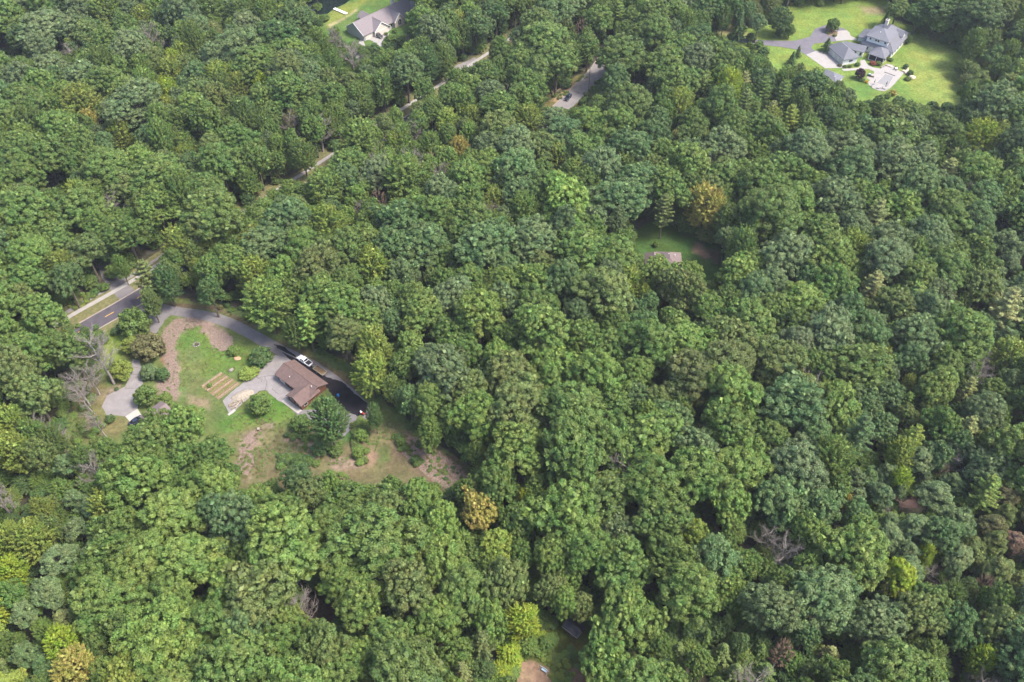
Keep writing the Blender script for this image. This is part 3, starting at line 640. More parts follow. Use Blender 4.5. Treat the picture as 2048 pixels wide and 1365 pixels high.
MB().box((gw / 2 + .4, .42, 1.7), (2.0, .06, .9)).build('pane', M_GLASS, ww)
for k in (-.5, .5): MB().box((gw / 2 + .4 + k * 1.0, .38, 1.7), (.06, .04, .9)).build('mullion', M_TRIM, ww)
p0 = G(1700, 92, 3); p1 = G(1735, 100, 3); la2 = math.atan2(p1.y - p0.y, p1.x - p0.x); ll = (p1 - p0).length
in_he(gable_walls(0, ll - 1.2, -2.6, 2.6, 0, 2.9, 4.4).build('link_wall', M_WALL_WHITE), (p0.x, p0.y, 0), la2)
in_he(gable_roof(-2.5, ll - 1, -2.6, 2.6, 2.95, 4.55, 'x', .4).build('link_roof', M_ROOF_GREY), (p0.x, p0.y, 0), la2)
for x in (ll * .42, ll * .72):
    ww = in_he(MB().box((x, -2.62, 1.6), (1.1, .08, 1.7)).build('window', M_TRIM), (p0.x, p0.y, 0), la2); MB().box((x, -2.68, 1.6), (.9, .05, 1.5)).build('pane', M_GLASS, ww)

# --- pool house
s0 = G(1652, 139, 3); s1 = G(1688, 154, 3); sa = math.atan2(s1.y - s0.y, s1.x - s0.x)
hs = empty('pool_house', (s0.x, s0.y, 0), sa, 'small white outbuilding with grey hip roof half hidden by trees', 'outbuilding')
MB().prism([(.4, -6.4), (8.6, -6.4), (8.6, 0), (.4, 0)], 0, 2.9).build('wall', M_WALL_WHITE, hs)
r = hip_roof(.4, 8.6, -6.4, 0, 2.95, 5.0, .5).build('roof', M_ROOF_GREY, hs)
MB().tube([(6.8, -4.6, 3.6), (6.8, -4.6, 4.3)], .16, 8).build('vent_pipe', M_VENT, r)
window(hs, (8.6, -3.2, 1.6), 1.2, 1.1, (1, 0)); dd = MB().box((6.5, -6.46, 1.1), (1.0, .1, 2.1)).build('door', M_TRIM, hs); MB().box((6.85, -6.54, 1.05), (.08, .08, .1)).build('handle', M_METAL, dd)

# --- roof among the trees in the middle
c0 = G(1300, 506, 3)
hc = empty('house', (c0.x, c0.y, 0), math.radians(-4), 'house with pinkish brown roof peeking over oaks in a shaded clearing', 'house')
MB().prism([(-1.5, -8), (10.5, -8), (10.5, 0), (-1.5, 0)], 0, 2.9).build('wall', M_WALL_STONE, hc)
rr_ = mat('pinkish_shingles', (0.155, 0.118, 0.113), 0.9, 0.12, 1.5, 8)
r = hip_roof(2.6, 10.5, -8, .5, 2.95, 5.6, .5, ridge=.7).build('roof', rr_, hc)
hip_roof(-1.5, 3.6, -8, -.6, 2.97, 5.5, .5, ridge=.7).build('left_roof', rr_, hc)
for x, y, z in ((1.4, -4.2, 5.3), (6.2, -2.8, 4.9), (8.3, -3.2, 4.9)): MB().tube([(x, y, z), (x, y, z + .6)], .15, 8).build('vent_pipe', M_VENT, r)
for x in (1, 5, 8): window(hc, (x, -8, 1.6), 1.3, 1.2, (0, -1))
window(hc, (10.5, -4, 1.6), 1.3, 1.2, (1, 0))

# --- brown-roofed garage peeking by the lower driveway, with a dark blue car
g = G(281, 833, 2.6)
hg = empty('garage', (g.x, g.y, 0), math.radians(50), 'small garage with pinkish roof mostly hidden under oak at lower driveway', 'garage')
gable_walls(0, 7, -6.5, 0, 0, 2.5, 4.0).build('wall', M_WALL_CREAM, hg); gable_roof(0, 7, -6.5, 0, 2.55, 4.15, 'x', .4).build('roof', rr_, hg)
dd = MB().box((-.04, -3.2, 1.1), (.08, 3.6, 2.1)).build('garage_door', M_DOOR, hg)
for i in range(4): MB().box((-.1, -3.2, .3 + i * .52), (.06, 3.4, .47)).build('panel', M_TRIM, dd)

# --- dark shed under the trees at the bottom
d = G(1147, 1262, 0)
hd = empty('shed', (d.x, d.y, 0), math.radians(-40), 'dark roofed shed in shade between two thin trunks', 'shed')
gable_walls(-2.1, 2.1, -1.5, 1.5, 0, 2.2, 3.0).build('wall', M_WALL_BROWN, hd); r = gable_roof(-2.1, 2.1, -1.5, 1.5, 2.25, 3.15, 'x', .3).build('roof', M_ROOF_DARK, hd)
MB().box((0, -1.86, 2.1), (4.8, .1, .2)).build('fascia', M_METAL, hd); MB().box((2.46, -.9, 2.5), (.08, 1.9, .18)).build('gable_trim', M_METAL, hd)
dd = MB().box((.6, -1.54, 1.0), (1.2, .08, 1.9)).build('door', M_WOOD, hd); MB().box((1.05, -1.61, 1.0), (.08, .08, .14)).build('handle', M_METAL, dd)

# ------------------------------------------------------------------ vehicles (local x forward)
def wheel(par, x, y, r=.38, w=.26):
    t = MB().tube([(x, y - w / 2, r), (x, y + w / 2, r)], r, 16).build('wheel', M_RUBBER, par)
    s = 1 if y > 0 else -1
    MB().tube([(x, y + s * (w / 2), r), (x, y + s * (w / 2 + .02), r)], r * .6, 12).build('rim', M_METAL, t)
def cabin(par, xs, zs, yl, yh, pm):
    """xs = (rear base, rear top, front top, front base), zs = (base, top)"""
    z0, z1 = zs; b0, t0, t1, b1 = xs
    lo = [(b0, -yl, z0), (b1, -yl, z0), (b1, yl, z0), (b0, yl, z0)]; hi = [(t0, -yh, z1), (t1, -yh, z1), (t1, yh, z1), (t0, yh, z1)]
    mb = MB(); mb.v = lo + hi; mb.f = [(4, 5, 6, 7), (0, 1, 5, 4), (1, 2, 6, 5), (2, 3, 7, 6), (3, 0, 4, 7), (3, 2, 1, 0)]
    cb = mb.build('cab', pm, par, bevel=.05)
    def inset(a, b, c, d, k, off, nm):
        q = [Vector(p) for p in (a, b, c, d)]; ce = sum(q, Vector()) / 4; n = (q[1] - q[0]).cross(q[3] - q[0]).normalized()
        MB().poly([ce + (p - ce) * k + n * off for p in q]).build(nm, M_GLASS, cb)
    inset(lo[1], lo[2], hi[2], hi[1], .86, .015, 'windscreen'); inset(lo[3], lo[0], hi[0], hi[3], .84, .015, 'rear_window')
    def mid(a, b, t): return tuple(Vector(a).lerp(Vector(b), t))
    for k, (s, e) in enumerate(((.05, .48), (.52, .95))):
        inset(mid(lo[0], lo[1], s), mid(lo[0], lo[1], e), mid(hi[0], hi[1], e), mid(hi[0], hi[1], s), .82, .015, 'side_window')
        inset(mid(lo[2], lo[3], 1 - e), mid(lo[2], lo[3], 1 - s), mid(hi[2], hi[3], 1 - s), mid(hi[2], hi[3], 1 - e), .82, .015, 'side_window')
    return cb
def pickup(loc, rz, pm, cover, label):
    t = empty('pickup_truck', loc, rz, label, 'pickup')
    MB().extrude([(-2.85, .45), (-2.9, .75), (-2.85, 1.15), (.9, 1.18), (2.2, 1.12), (2.8, .98), (2.9, .7), (2.85, .42)], -.98, .98).build('body', pm, t, bevel=.08)
    cabin(t, (-.85, -.55, .75, 1.45), (1.15, 1.88), .92, .74, pm)
    MB().box((-1.9, 0, 1.165), (1.75, 1.62, .06)).build('bed_cover', cover, t)
    for i in range(4): MB().box((-1.25 - i * .42, 0, 1.205), (.04, 1.6, .03)).build('cover_rib', M_METAL if cover is not M_PB else M_PB, t)
    MB().box((-2.95, 0, .62), (.16, 1.9, .22)).build('bumper', M_METAL, t); MB().box((2.93, 0, .55), (.16, 1.86, .24)).build('bumper', M_METAL, t)
    for s in (-1, 1):
        wheel(t, 1.85, s * .86); wheel(t, -1.75, s * .86)
        MB().box((2.86, s * .76, .86), (.1, .34, .18)).build('headlight', M_LAMP, t); MB().box((-2.88, s * .86, .92), (.08, .2, .34)).build('tail_light', M_TAIL, t)
        MB().box((1.05, s * 1.06, 1.25), (.16, .2, .16)).build('mirror', pm, t)
    return t
def car(loc, rz, pm, label, suv=False, cat='car', name='parked_car'):
    t = empty(name, loc, rz, label, cat); h = .2 if suv else 0
    MB().extrude([(-2.25, .4), (-2.32, .7), (-2.2, .98 + h), (1.0, .98 + h), (1.9, .88 + h), (2.28, .7), (2.25, .38)], -.9, .9).build('body', pm, t, bevel=.08)
    cabin(t, ((-2.15, -1.9, .35, 1.05) if suv else (-1.7, -1.0, .3, 1.05)), (.96 + h, 1.48 + h * 1.3), .86, .66, pm)
    for s in (-1, 1):
        wheel(t, 1.4, s * .8, .34, .22); wheel(t, -1.35, s * .8, .34, .22)
        MB().box((2.22, s * .66, .72), (.1, .34, .15)).build('headlight', M_LAMP, t); MB().box((-2.27, s * .7, .82), (.08, .26, .18)).build('tail_light', M_TAIL, t)
        MB().box((.85, s * .97, 1.02 + h), (.14, .18, .13)).build('mirror', pm, t)
    if suv:
        for s in (-1, 1): MB().tube([(-1.6, s * .6, 1.8), (.2, s * .6, 1.8)], .03, 5).build('roof_rail', M_METAL, t)
    return t
p = G(609.5, 722.5, .6)
pickup((p.x, p.y, .045), math.radians(141), M_PW, M_PB, 'white pickup truck with black bed cover parked behind the brown house')
p = G(755.5, 71.5, .6)
pickup((p.x, p.y, .05), math.radians(-40), M_PB, M_PB, 'black pickup truck on the pale driveway of the long house')
p = G(765.5, 57, .5); car((p.x, p.y, .05), math.radians(-20), M_PG, 'teal car parked by the arched window of the long house')
p = G(1136, 196, .6); car((p.x, p.y, .045), math.radians(242), M_PN, 'dark blue estate car driving along the street by the guardrail', True)
p = G(273, 843, .4); car((p.x, p.y, .065), math.radians(50), M_PN, 'dark blue car half hidden by oak leaves at the lower garage')

# utility trailer
p = G(640, 741.5, .6)
t = empty('utility_trailer', (p.x, p.y, .045), math.radians(-39), 'empty trailer with wooden rim between the white pickup and house', 'trailer')
MB().box((0, 0, .5), (4.4, 2.0, .08)).build('deck', M_SOIL, t)
for y in (-1.03, 1.03): MB().box((0, y, .72), (4.52, .12, .4)).build('rail', M_WOOD_PALE, t)
for x in (-2.24, 2.24): MB().box((x, 0, .72), (.12, 1.92, .4)).build('rail', M_WOOD_PALE, t)
for y in (-1.2, 1.2): wheel(t, -.3, y, .32, .2)
MB().tube([(-2.3, -.7, .5), (-3.5, 0, .5)], .05, 6).build('drawbar', M_METAL, t); MB().tube([(-2.3, .7, .5), (-3.5, 0, .5)], .05, 6).build('drawbar', M_METAL, t)

# ------------------------------------------------------------------ yard things
def pt(f, x, y): return GP(f([(x, y)]))[0]
# wood chip heap and split logs on the pad
p = pt(C6, 255, 695)
mb = MB(); rr = random.Random(3)
ring = 22; prof = [(1.0, 0), (.85, .35), (.6, .75), (.3, 1.0), (0.02, 1.12)]
for i, (q, z) in enumerate(prof):
    for j in range(ring):
        a = 2 * math.pi * j / ring; e = 1 + .18 * math.sin(a * 2 + 1) + rr.uniform(-.06, .06)
        mb.v.append((math.cos(a) * 3.2 * q * e, math.sin(a) * 2.1 * q * e, z + rr.uniform(-.06, .06)))
for i in range(len(prof) - 1):
    for j in range(ring): k = (j + 1) % ring; mb.f.append((i * ring + j, i * ring + k, (i + 1) * ring + k, (i + 1) * ring + j))
mb.f.append(tuple(4 * ring + j for j in range(ring)))
o = mb.build('wood_chip_heap', M_WOOD_PALE, loc=(p.x, p.y, .05)); o.rotation_euler = (0, 0, math.radians(20)); tag(o, 'cream wood chip heap on the cracked grey parking pad', 'heap')
logs = [(195, 740, 20), (205, 752, 25), (190, 757, 18), (210, 765, 30), (200, 772, 22), (222, 758, 50), (245, 735, 70), (258, 728, 100), (235, 742, 40), (215, 735, 10), (185, 748, 35), (228, 720, 80)]
order = sorted(range(len(logs)), key=lambda i: logs[i][0] - logs[i][1])
for i, (x, y, a) in enumerate(logs):
    q = pt(C6, x, y); L = 1.0 + .35 * (i % 3); a = math.radians(a + 20); r0 = .2 + .04 * (i % 3)
    o = MB().tube([(-math.cos(a) * L / 2, -math.sin(a) * L / 2, r0), (math.cos(a) * L / 2, math.sin(a) * L / 2, r0)], r0, 9).build('log', M_WOOD_PALE if i % 2 else M_WOOD, loc=(q.x, q.y, .05))
    tag(o, f"{'pale' if i % 2 else 'dark'} {['short', 'medium', 'long'][i % 3]} cut log by the wood chip heap, {['first', 'second', 'third', 'fourth', 'fifth', 'sixth', 'seventh', 'eighth', 'ninth', 'tenth', 'eleventh', 'last'][order.index(i)]} from the lawn side", 'log', 'cut logs by the wood chip heap')
pl = pt(C6, 190, 797); o = MB().box((0, 0, .05), (2.6, .8, .1), math.radians(50)).build('paving_slab', M_CONC, loc=(pl.x, pl.y, .01)); tag(o, 'loose concrete slab at the lower tip of the parking pad', 'slab')
# vegetable plot
bed = [pt(C6, 5, 638), pt(C6, 125, 555), pt(C6, 240, 625), pt(C6, 112, 720)]
vp = empty('vegetable_plot', bed[0], 0, 'striped vegetable plot of soil rows beside the parking pad', 'vegetable plot')
def rel(v): return (v.x - bed[0].x, v.y - bed[0].y)
MB().prism([rel(b) for b in bed], -.05, .06).build('soil', M_SOIL, vp)
M_ROWSOIL = mat('row_soil', (0.20, 0.155, 0.10), .95, .4, 3, bump=.5)
M_PLOTGREEN = mat('row_greenery', (0.10, 0.12, 0.03), .95, .4, 3, bump=.6)
for i in range(7):
    f0, f1 = (i + .12) / 7, (i + .62) / 7
    a0, a1 = bed[0].lerp(bed[3], f0), bed[0].lerp(bed[3], f1); b0, b1 = bed[1].lerp(bed[2], f0), bed[1].lerp(bed[2], f1)
    mb = MB(); n = 14; rr = random.Random(i)
    for j in range(n + 1):
        l_, r_ = a0.lerp(b0, j / n), a1.lerp(b1, j / n); m_ = l_.lerp(r_, .5); h = rr.uniform(.16, .4)
        mb.v += [(*rel(l_), .05), (*rel(m_), h), (*rel(r_), .05)]
    for j in range(n):
        for q in (0, 1): mb.f.append((j * 3 + q, j * 3 + q + 1, j * 3 + q + 4, j * 3 + q + 3))
    mb.build('row', M_PLOTGREEN if i % 2 else M_ROWSOIL, vp)
for i in range(4):
    a, b = bed[i], bed[(i + 1) % 4]; MB().tube([(*rel(a), .08), (*rel(b), .08)], .06, 4).build('border_board', M_WOOD, vp)
# fire pit
p = G(393, 690); fp = empty('fire_pit', (p.x, p.y, 0), 0, 'small dark fire pit ringed with stones on the lawn', 'fire pit')
MB().tube([(0, 0, 0), (0, 0, .06)], .75, 16).build('ash', M_CRACK, fp)
for i in range(9):
    a = i * .698; MB().blob((math.cos(a) * 1.0, math.sin(a) * .95, .14), (.3, .26, .2), i, 1).build('stone', M_STONE_D, fp)
def rock(px, py, r, m, label, group=None, seed=1, f=None):
    q = pt(f, px, py) if f else G(px, py)
    o = MB().blob((0, 0, r[2] * .5), r, seed, 2, .14).build('boulder', m, loc=(q.x, q.y, 0)); o.rotation_euler = (0, 0, seed); tag(o, label, 'boulder', group)
rock(475, 718, (1.1, .8, .4), mat('orange_rock', (0.42, 0.24, 0.15), .9, .3, 1.5, bump=.5), 'orange rock heap beside a small shrub on the lawn', seed=3)
rock(463, 741.5, (.9, .6, .45), M_STONE_D, 'grey stone lying on lawn between plot and lime shrub', seed=4)
q = pt(C6, 352, 898); st = empty('tree_stump', (q.x, q.y, 0), 0, 'cut stump with brown debris below the round lawn shrub', 'stump')
MB().tube([(0, 0, 0), (0, 0, .45)], [.65, .5], 12).build('stump_body', M_BARK, st); MB().tube([(0, 0, .451), (0, 0, .47)], .47, 12).build('cut_face', M_WOOD_PALE, st)
for i in range(5): MB().tube([(math.cos(i * 1.3) * .5, math.sin(i * 1.3) * .5, .2), (math.cos(i * 1.3) * 1.3, math.sin(i * 1.3) * 1.2, .05)], [.2, .06], 6).build('root', M_BARK, st)
# blue drum, red machine
p = G(676.5, 793); dm = empty('blue_drum', (p.x, p.y, .045), 0, 'bright blue plastic drum on the black sealed drive', 'drum')
MB().tube([(0, 0, 0), (0, 0, .1), (0, 0, .45), (0, 0, .8), (0, 0, .9)], [.32, .37, .38, .37, .3], 14).build('body', M_BLUE, dm); MB().tube([(0, 0, .9), (0, 0, .96)], .27, 14).build('lid', M_BLUE, dm)
p = G(725, 829); mw = empty('riding_mower', (p.x, p.y, .045), math.radians(-30), 'small red machine with a white top by the dark round tree', 'mower')
MB().extrude([(-.8, .3), (-.8, .6), (-.1, .62), (.1, .8), (.75, .72), (.85, .35)], -.32, .32).build('body', M_RED, mw, bevel=.06)
MB().box((-.35, 0, .85), (.5, .5, .12)).build('seat', M_PW, mw); MB().box((-.6, 0, 1.05), (.1, .48, .45)).build('backrest', M_PW, mw)
MB().tube([(.1, 0, .78), (-.02, 0, 1.08)], .03, 6).build('steering_column', M_PB, mw)
for x, y, r_ in ((-.5, .45, .28), (-.5, -.45, .28), (.6, .4, .2), (.6, -.4, .2)): wheel(mw, x, y, r_, .18)
# mailbox by the kerb
p = G(251, 636); mb_ = empty('mailbox', (p.x, p.y, 0), math.radians(-40), 'white mailbox on a post at the road edge', 'mailbox')
MB().box((0, 0, .55), (.1, .1, 1.1)).build('post', M_WOOD, mb_); MB().extrude([(-.28, 1.1), (.28, 1.1), (.28, 1.3), (.2, 1.4), (-.2, 1.4), (-.28, 1.3)], -.12, .12).build('box', M_PW, mb_)
# guardrail along the street
gpx = [(1105, 192), (1118, 182), (1133, 175), (1143, 170)]
gl_ = resample(GP(gpx), 3.0); gr = empty('guardrail', gl_[0], 0, 'weathered wooden guardrail above the street with the estate car', 'guardrail')
R0 = gl_[0]
for i, q in enumerate(gl_): MB().box((q.x - R0.x, q.y - R0.y, .5), (.2, .2, 1.0), .9).build('post', M_WOOD, gr)
for a, b in zip(gl_, gl_[1:]):
    for z in (.45, .85): MB().tube([(a.x - R0.x, a.y - R0.y, z), (b.x - R0.x, b.y - R0.y, z)], .13, 4).build('rail', M_WOOD, gr)
# utility pole
p = G(1177, 181); up = empty('utility_pole', (p.x, p.y, 0), .9, 'tall wooden utility pole standing at the edge of the street', 'utility pole')
MB().tube([(0, 0, 0), (0, 0, 12)], [.17, .1], 8).build('pole', M_WOOD, up); MB().box((0, 0, 11.2), (2.4, .12, .12)).build('crossarm', M_WOOD, up)
for x in (-1.1, -.4, .4, 1.1): MB().tube([(x, 0, 11.26), (x, 0, 11.45)], .05, 6).build('insulator', M_VENT, up)
# dock
a, b = G(668, 17, .5), G(694, 28, .5); dv = b - a; dk = empty('dock', (a.x, a.y, 0), math.atan2(dv.y, dv.x), 'pale wooden dock reaching from the lawn into the pond', 'dock')
Ld = dv.length
for i in range(int(Ld / .6)): MB().box((.3 + i * .6, 0, .5), (.54, 1.7, .08)).build('plank', M_TRIM, dk)
for y in (-.75, .75): MB().box((Ld / 2, y, .38), (Ld, .12, .15)).build('beam', M_WOOD, dk)
for x in (.2, Ld * .5): 
    for y in (-.8, .8): MB().tube([(x, y, -.3), (x, y, .8)], .08, 6).build('post', M_WOOD, dk)
# sandy clearing at the bottom edge: blue frame bench and planks
p = G(1088, 1343); sw = empty('garden_swing', (p.x, p.y, 0), math.radians(-35), 'pale blue metal swing frame on bare sandy ground', 'swing')
for x in (-1.0, 1.0):
    MB().tube([(x, -.6, 0), (x, 0, 1.8), (x, .6, 0)], .05, 6).build('leg', M_LBLUE, sw)
MB().tube([(-1.1, 0, 1.8), (1.1, 0, 1.8)], .06, 6).build('top_bar', M_LBLUE, sw); MB().box((0, .05, .5), (1.5, .5, .07)).build('seat', M_LBLUE, sw); MB().box((0, .32, .8), (1.5, .06, .5)).build('backrest', M_LBLUE, sw)
for x in (-.7, .7): MB().tube([(x, 0, 1.8), (x, .1, .5)], .02, 5).build('chain', M_METAL, sw)
for x, y, L, lab in ((1143.5, 1307, 2.3, 'long white plank lying in weeds near the sandy patch'), (1139.5, 1309, 1.9, 'thin tan plank lying in weeds beside the white plank')):
    q = G(x, y); o = MB().box((0, 0, .06), (.2 if 'white' in lab else .1, L, .08), .12).build('plank', M_PW if 'white' in lab else M_WOOD_PALE, loc=(q.x, q.y, .05)); tag(o, lab, 'plank')
# pool and its furniture
pool_pts = GP(CQ([(920, 440), (1240, 560), (1060, 880), (610, 760)]), .07)
pc = sum(pool_pts, Vector()) / 4
po = empty('pool', (pc.x, pc.y, 0), 0, 'covered rectangular pool with pale grey cover on white deck', 'pool')
MB().prism([(v.x - pc.x, v.y - pc.y) for v in pool_pts], .05, .085).build('pool_cover', M_POOL, po)
e0, e1 = pt(CQ, 910, 380), pt(CQ, 1310, 520); MB().tube([(e0.x - pc.x, e0.y - pc.y, .2), (e1.x - pc.x, e1.y - pc.y, .2)], .16, 8).build('cover_reel', M_CUSH, po)
for i in range(4):
    a, b = pool_pts[i] - pc, pool_pts[(i + 1) % 4] - pc; MB().tube([(a.x, a.y, .08), (b.x, b.y, .08)], .13, 4).build('coping', M_CONC, po)
def lounger(x, y, rz, label):
    q = pt(CQ, x, y); t = empty('lounger', (q.x, q.y, .062), rz, label, 'lounger', 'loungers on the pool deck')
    MB().box((-.3, 0, .33), (1.3, .6, .08)).build('seat', M_CUSH, t); hexa(b := MB(), [(.33, -.3, .3), (.33, .3, .3), (.95, .3, .7), (.95, -.3, .7)], .07); b.build('backrest', M_CUSH, t)
    for sx in (-.85, .3):
        for sy in (-.26, .26): MB().box((sx, sy, .15), (.06, .06, .3)).build('leg', M_METAL, t)
lounger(440, 890, 1.0, 'grey lounger at the curved pool deck edge, leftmost of three')
lounger(670, 990, -.5, 'grey lounger at the curved pool deck edge, middle of three')
lounger(870, 1000, 2.3, 'grey lounger at the curved pool deck edge, rightmost of three')
def parasol(x, y, label):
    q = pt(CQ, x, y); t = empty('folded_parasol', (q.x, q.y, .062), 0, label, 'parasol', 'folded parasols on the pool deck')
    MB().tube([(0, 0, 0), (0, 0, .12)], .35, 10).build('base', M_PB, t); MB().tube([(0, 0, .1), (0, 0, 2.5)], .04, 6).build('pole', M_METAL, t); MB().tube([(0, 0, .9), (0, 0, 1.2), (0, 0, 2.4)], [.2, .22, .05], 8).build('canopy', M_PB, t)
parasol(515, 820, 'folded black parasol left of the pool cover'); parasol(965, 890, 'folded black parasol below the pool cover')
q = pt(CQ, 330, 520); gr_ = empty('grill_cart', (q.x, q.y, .06), math.radians(-25), 'grey blue covered grill next to the dark purple tree', 'grill')
MB().box((0, 0, .45), (1.6, .7, .8)).build('cabinet', M_PB, gr_); MB().extrude([(-.5, .86), (.5, .86), (.45, 1.15), (.2, 1.3), (-.2, 1.3), (-.45, 1.15)], -.3, .3).build('hood', M_LBLUE, gr_); MB().box((1.4, -.2, .35), (1.6, .6, .7)).build('bench', M_WOOD, gr_)
def chair(x, y, rz, label):
    q = pt(CQ, x, y); t = empty('patio_chair', (q.x, q.y, .062), rz, label, 'chair', 'patio chairs by the pool')
    MB().box((0, 0, .42), (.5, .5, .06)).build('seat', M_CUSH, t); MB().box((-.25, 0, .75), (.06, .5, .6)).build('backrest', M_CUSH, t)
    for sx in (-.22, .22):
        for sy in (-.22, .22): MB().box((sx, sy, .2), (.05, .05, .4)).build('leg', M_METAL, t)
for i, (x, y, a) in enumerate(((1270, 270, .3), (1340, 320, 1.8), (1400, 260, 3.0), (1310, 220, 4.6))): chair(x, y, a, f"small grey patio chair on the {['left', 'near', 'right', 'far'][i]} side of the round poolside table")
q = pt(CQ, 1340, 268); t = empty('patio_table', (q.x, q.y, .062), 0, 'round white patio table at the far side of the pool deck', 'table'); MB().tube([(0, 0, .7), (0, 0, .75)], .6, 14).build('top', M_TRIM, t); MB().tube([(0, 0, 0), (0, 0, .7)], .07, 8).build('leg', M_METAL, t)
for i, (x, y, a) in enumerate(((800, 200, .6), (860, 165, .5), (960, 130, .2), (1060, 150, -.3), (1140, 180, -.4))):
    q = pt(CQ, x, y); o = MB().blob((0, 0, .25), (.9, .5, .4), i, 1, .15).build('boulder', M_STONE_D if i < 3 else M_STONE, loc=(q.x, q.y, 0)); o.rotation_euler = (0, 0, a); tag(o, f"low {'grey' if i < 3 else 'pale'} stone in the curved border behind the pool deck, {['leftmost', 'second from left', 'middle one', 'second from right', 'rightmost'][i]}", 'boulder', 'stones bordering the pool deck')
for i, (x, y, r_) in enumerate(((1620, 340, .8), (1700, 380, 1.0), (1740, 250, .8), (1750, 310, .7), (1720, 430, .9), (1930, 600, 1.5), (1840, 440, .6), (1310, 1200, .9))):
    lab = {5: 'large pale boulder at the right end of the poolside rockery', 7: 'lone pale boulder in shrubs below the pool deck'}.get(i, ['pale boulder at the very corner tip of the pool deck', 'wide pale boulder just right of the deck corner tip', 'topmost pale boulder of the poolside rockery', 'small pale boulder between topmost and wide rockery boulders', 'pale boulder below the wide one in the rockery', '', 'smallest pale boulder under the dark rockery shrub', ''][i])
    q = pt(CQ, x, y); o = MB().blob((0, 0, r_ * .3), (r_, r_ * .8, r_ * .6), i, 2, .14).build('boulder', M_STONE, loc=(q.x, q.y, 0)); tag(o, lab, 'boulder', 'pale boulders by the pool')

# ------------------------------------------------------------------ vegetation: meshes
def unit(v): return v / (np.linalg.norm(v, axis=-1, keepdims=True) + 1e-9)
def leaf_verts(c, n, L, W, r):
    n = unit(n); t = unit(np.cross(n, r.normal(size=n.shape))); b = np.cross(n, t)
    L = L[:, None] / 2; W = W[:, None] / 2
    bend = n * (-.18 * L)
    return np.stack([c - t * L + bend, c + b * W, c + t * L + bend, c - b * W], 1).reshape(-1, 3)
def leaf_mesh(name, V, m):
    F = np.arange(len(V)).reshape(-1, 4); return np_mesh(name, V, F, m)
def clumps(cent, rad, out, nl, flat, size, r, up=0.35, spread=0.45, asp=0.62):
    """leaf sprays on the outer faces of puffs"""
    k = len(cent); cnt = np.maximum(8, (nl * (rad / rad.mean()) ** 2)).astype(int)
    i = np.repeat(np.arange(k), cnt); N = len(i)
    d = unit(r.normal(size=(N, 3)) + out[i] * 0.75)
    p = cent[i] + d * (rad[i] * (0.62 + 0.42 * r.random(N)))[:, None] * np.array([1, 1, flat])
    n = d * 0.8 + np.array([0, 0, up]) + r.normal(size=(N, 3)) * spread
    L = size * (0.6 + 0.8 * r.random(N)); return leaf_verts(p, n, L, L * asp, r)
def inner(cent, r, size, n, jit=.5):
    i = r.integers(0, len(cent), n); p = cent[i] + r.normal(size=(n, 3)) * jit
    L = np.full(n, size); return leaf_verts(p, r.normal(size=(n, 3)), L, L * .8, r)
def branches_mesh(name, tubes, m):
    mb = MB()
    for pts, rad, n in tubes: mb.tube(pts, rad, n, cap=False)
    return mb.mesh(name, m, smooth=True)
def make_oak(seed, wide=1.0):
    r = np.random.default_rng(seed); R = 6.5; zc = 14.0; Hc = 6.5
    rs = r.uniform(.78, 1.25); nl = int(r.integers(9, 18)); Hc = r.uniform(4.6, 7.6); lobes = []; p2, p3 = r.uniform(0, 6.28, 2)
    for i in range(nl):
        rad = R * 0.66 * math.sqrt((i + .35) / nl); a = i * 2.39996 + r.uniform(-.35, .35) + seed
        z = zc + Hc * (1 - (rad / R) ** 2 * 1.25) - 2.6 + r.uniform(-.9, .9)
        rad *= 1 + .22 * math.sin(2 * a + p2) + .16 * math.sin(3 * a + p3)
        lobes.append((rad * math.cos(a) * wide, rad * math.sin(a), z + r.uniform(-1.0, .8), R * r.uniform(.25, .46)))
    for i in range(5):   # lower skirt
        a = i * 1.257 + r.uniform(-.4, .4); lobes.append((R * .62 * math.cos(a), R * .62 * math.sin(a), zc - 1.8 + r.uniform(-1, 1), R * r.uniform(.28, .38)))
    lobes = np.array(lobes); cs, outs = [], []
    for i, (x, y, z, rl) in enumerate(lobes):
        n = int(22 * (rl / 2.4) ** 2 / rs ** 1.8) + 2; g = np.arange(n) + .5
        zz = 1 - g / n * 1.5; ph = g * 2.39996 + r.uniform(0, 6); q = np.sqrt(np.clip(1 - zz ** 2, 0, 1))
        d = unit(np.stack([q * np.cos(ph), q * np.sin(ph), zz], 1) + r.normal(size=(n, 3)) * .16)
        p = np.array([x, y, z]) + d * rl * np.array([1, 1, .8]) * (0.82 + .36 * r.random((n, 1)))
        dist = np.linalg.norm((p[:, None] - lobes[None, :, :3]) / np.array([1, 1, .8]), axis=2) / lobes[None, :, 3]
        dist[:, i] = 9; ok = dist.min(1) > .86
        cs.append(p[ok]); outs.append(d[ok])
    cs = np.concatenate(cs); outs = np.concatenate(outs)
    rad = r.uniform(.5, 1.0, len(cs)) * rs
    V = [clumps(cs, rad, outs, 100 * rs ** 1.5, .80, .37, r, up=.3, spread=.32 + .1 * r.random()), inner(np.repeat(lobes[:, :3], 3, 0) + r.normal(size=(len(lobes) * 3, 3)) * 1.1, r, 1.1, 900)]
    tubes = [([(0, 0, -.3), (.1, 0, 5), (.2, .1, 10), (.1, .1, 14)], [.55, .42, .33, .18], 8)]
    for x, y, z, rl in lobes[:12]: 
        z0 = r.uniform(7, 10.5); tubes.append(([(.15, .05, z0), (x * .45, y * .45, z0 + (z - z0) * .45), (x * .9, y * .9, z - .4)], [.2, .13, .05], 5))
    return leaf_mesh('oak_crown', np.concatenate(V), M_LEAF), branches_mesh('oak_trunk', tubes, M_BARK)
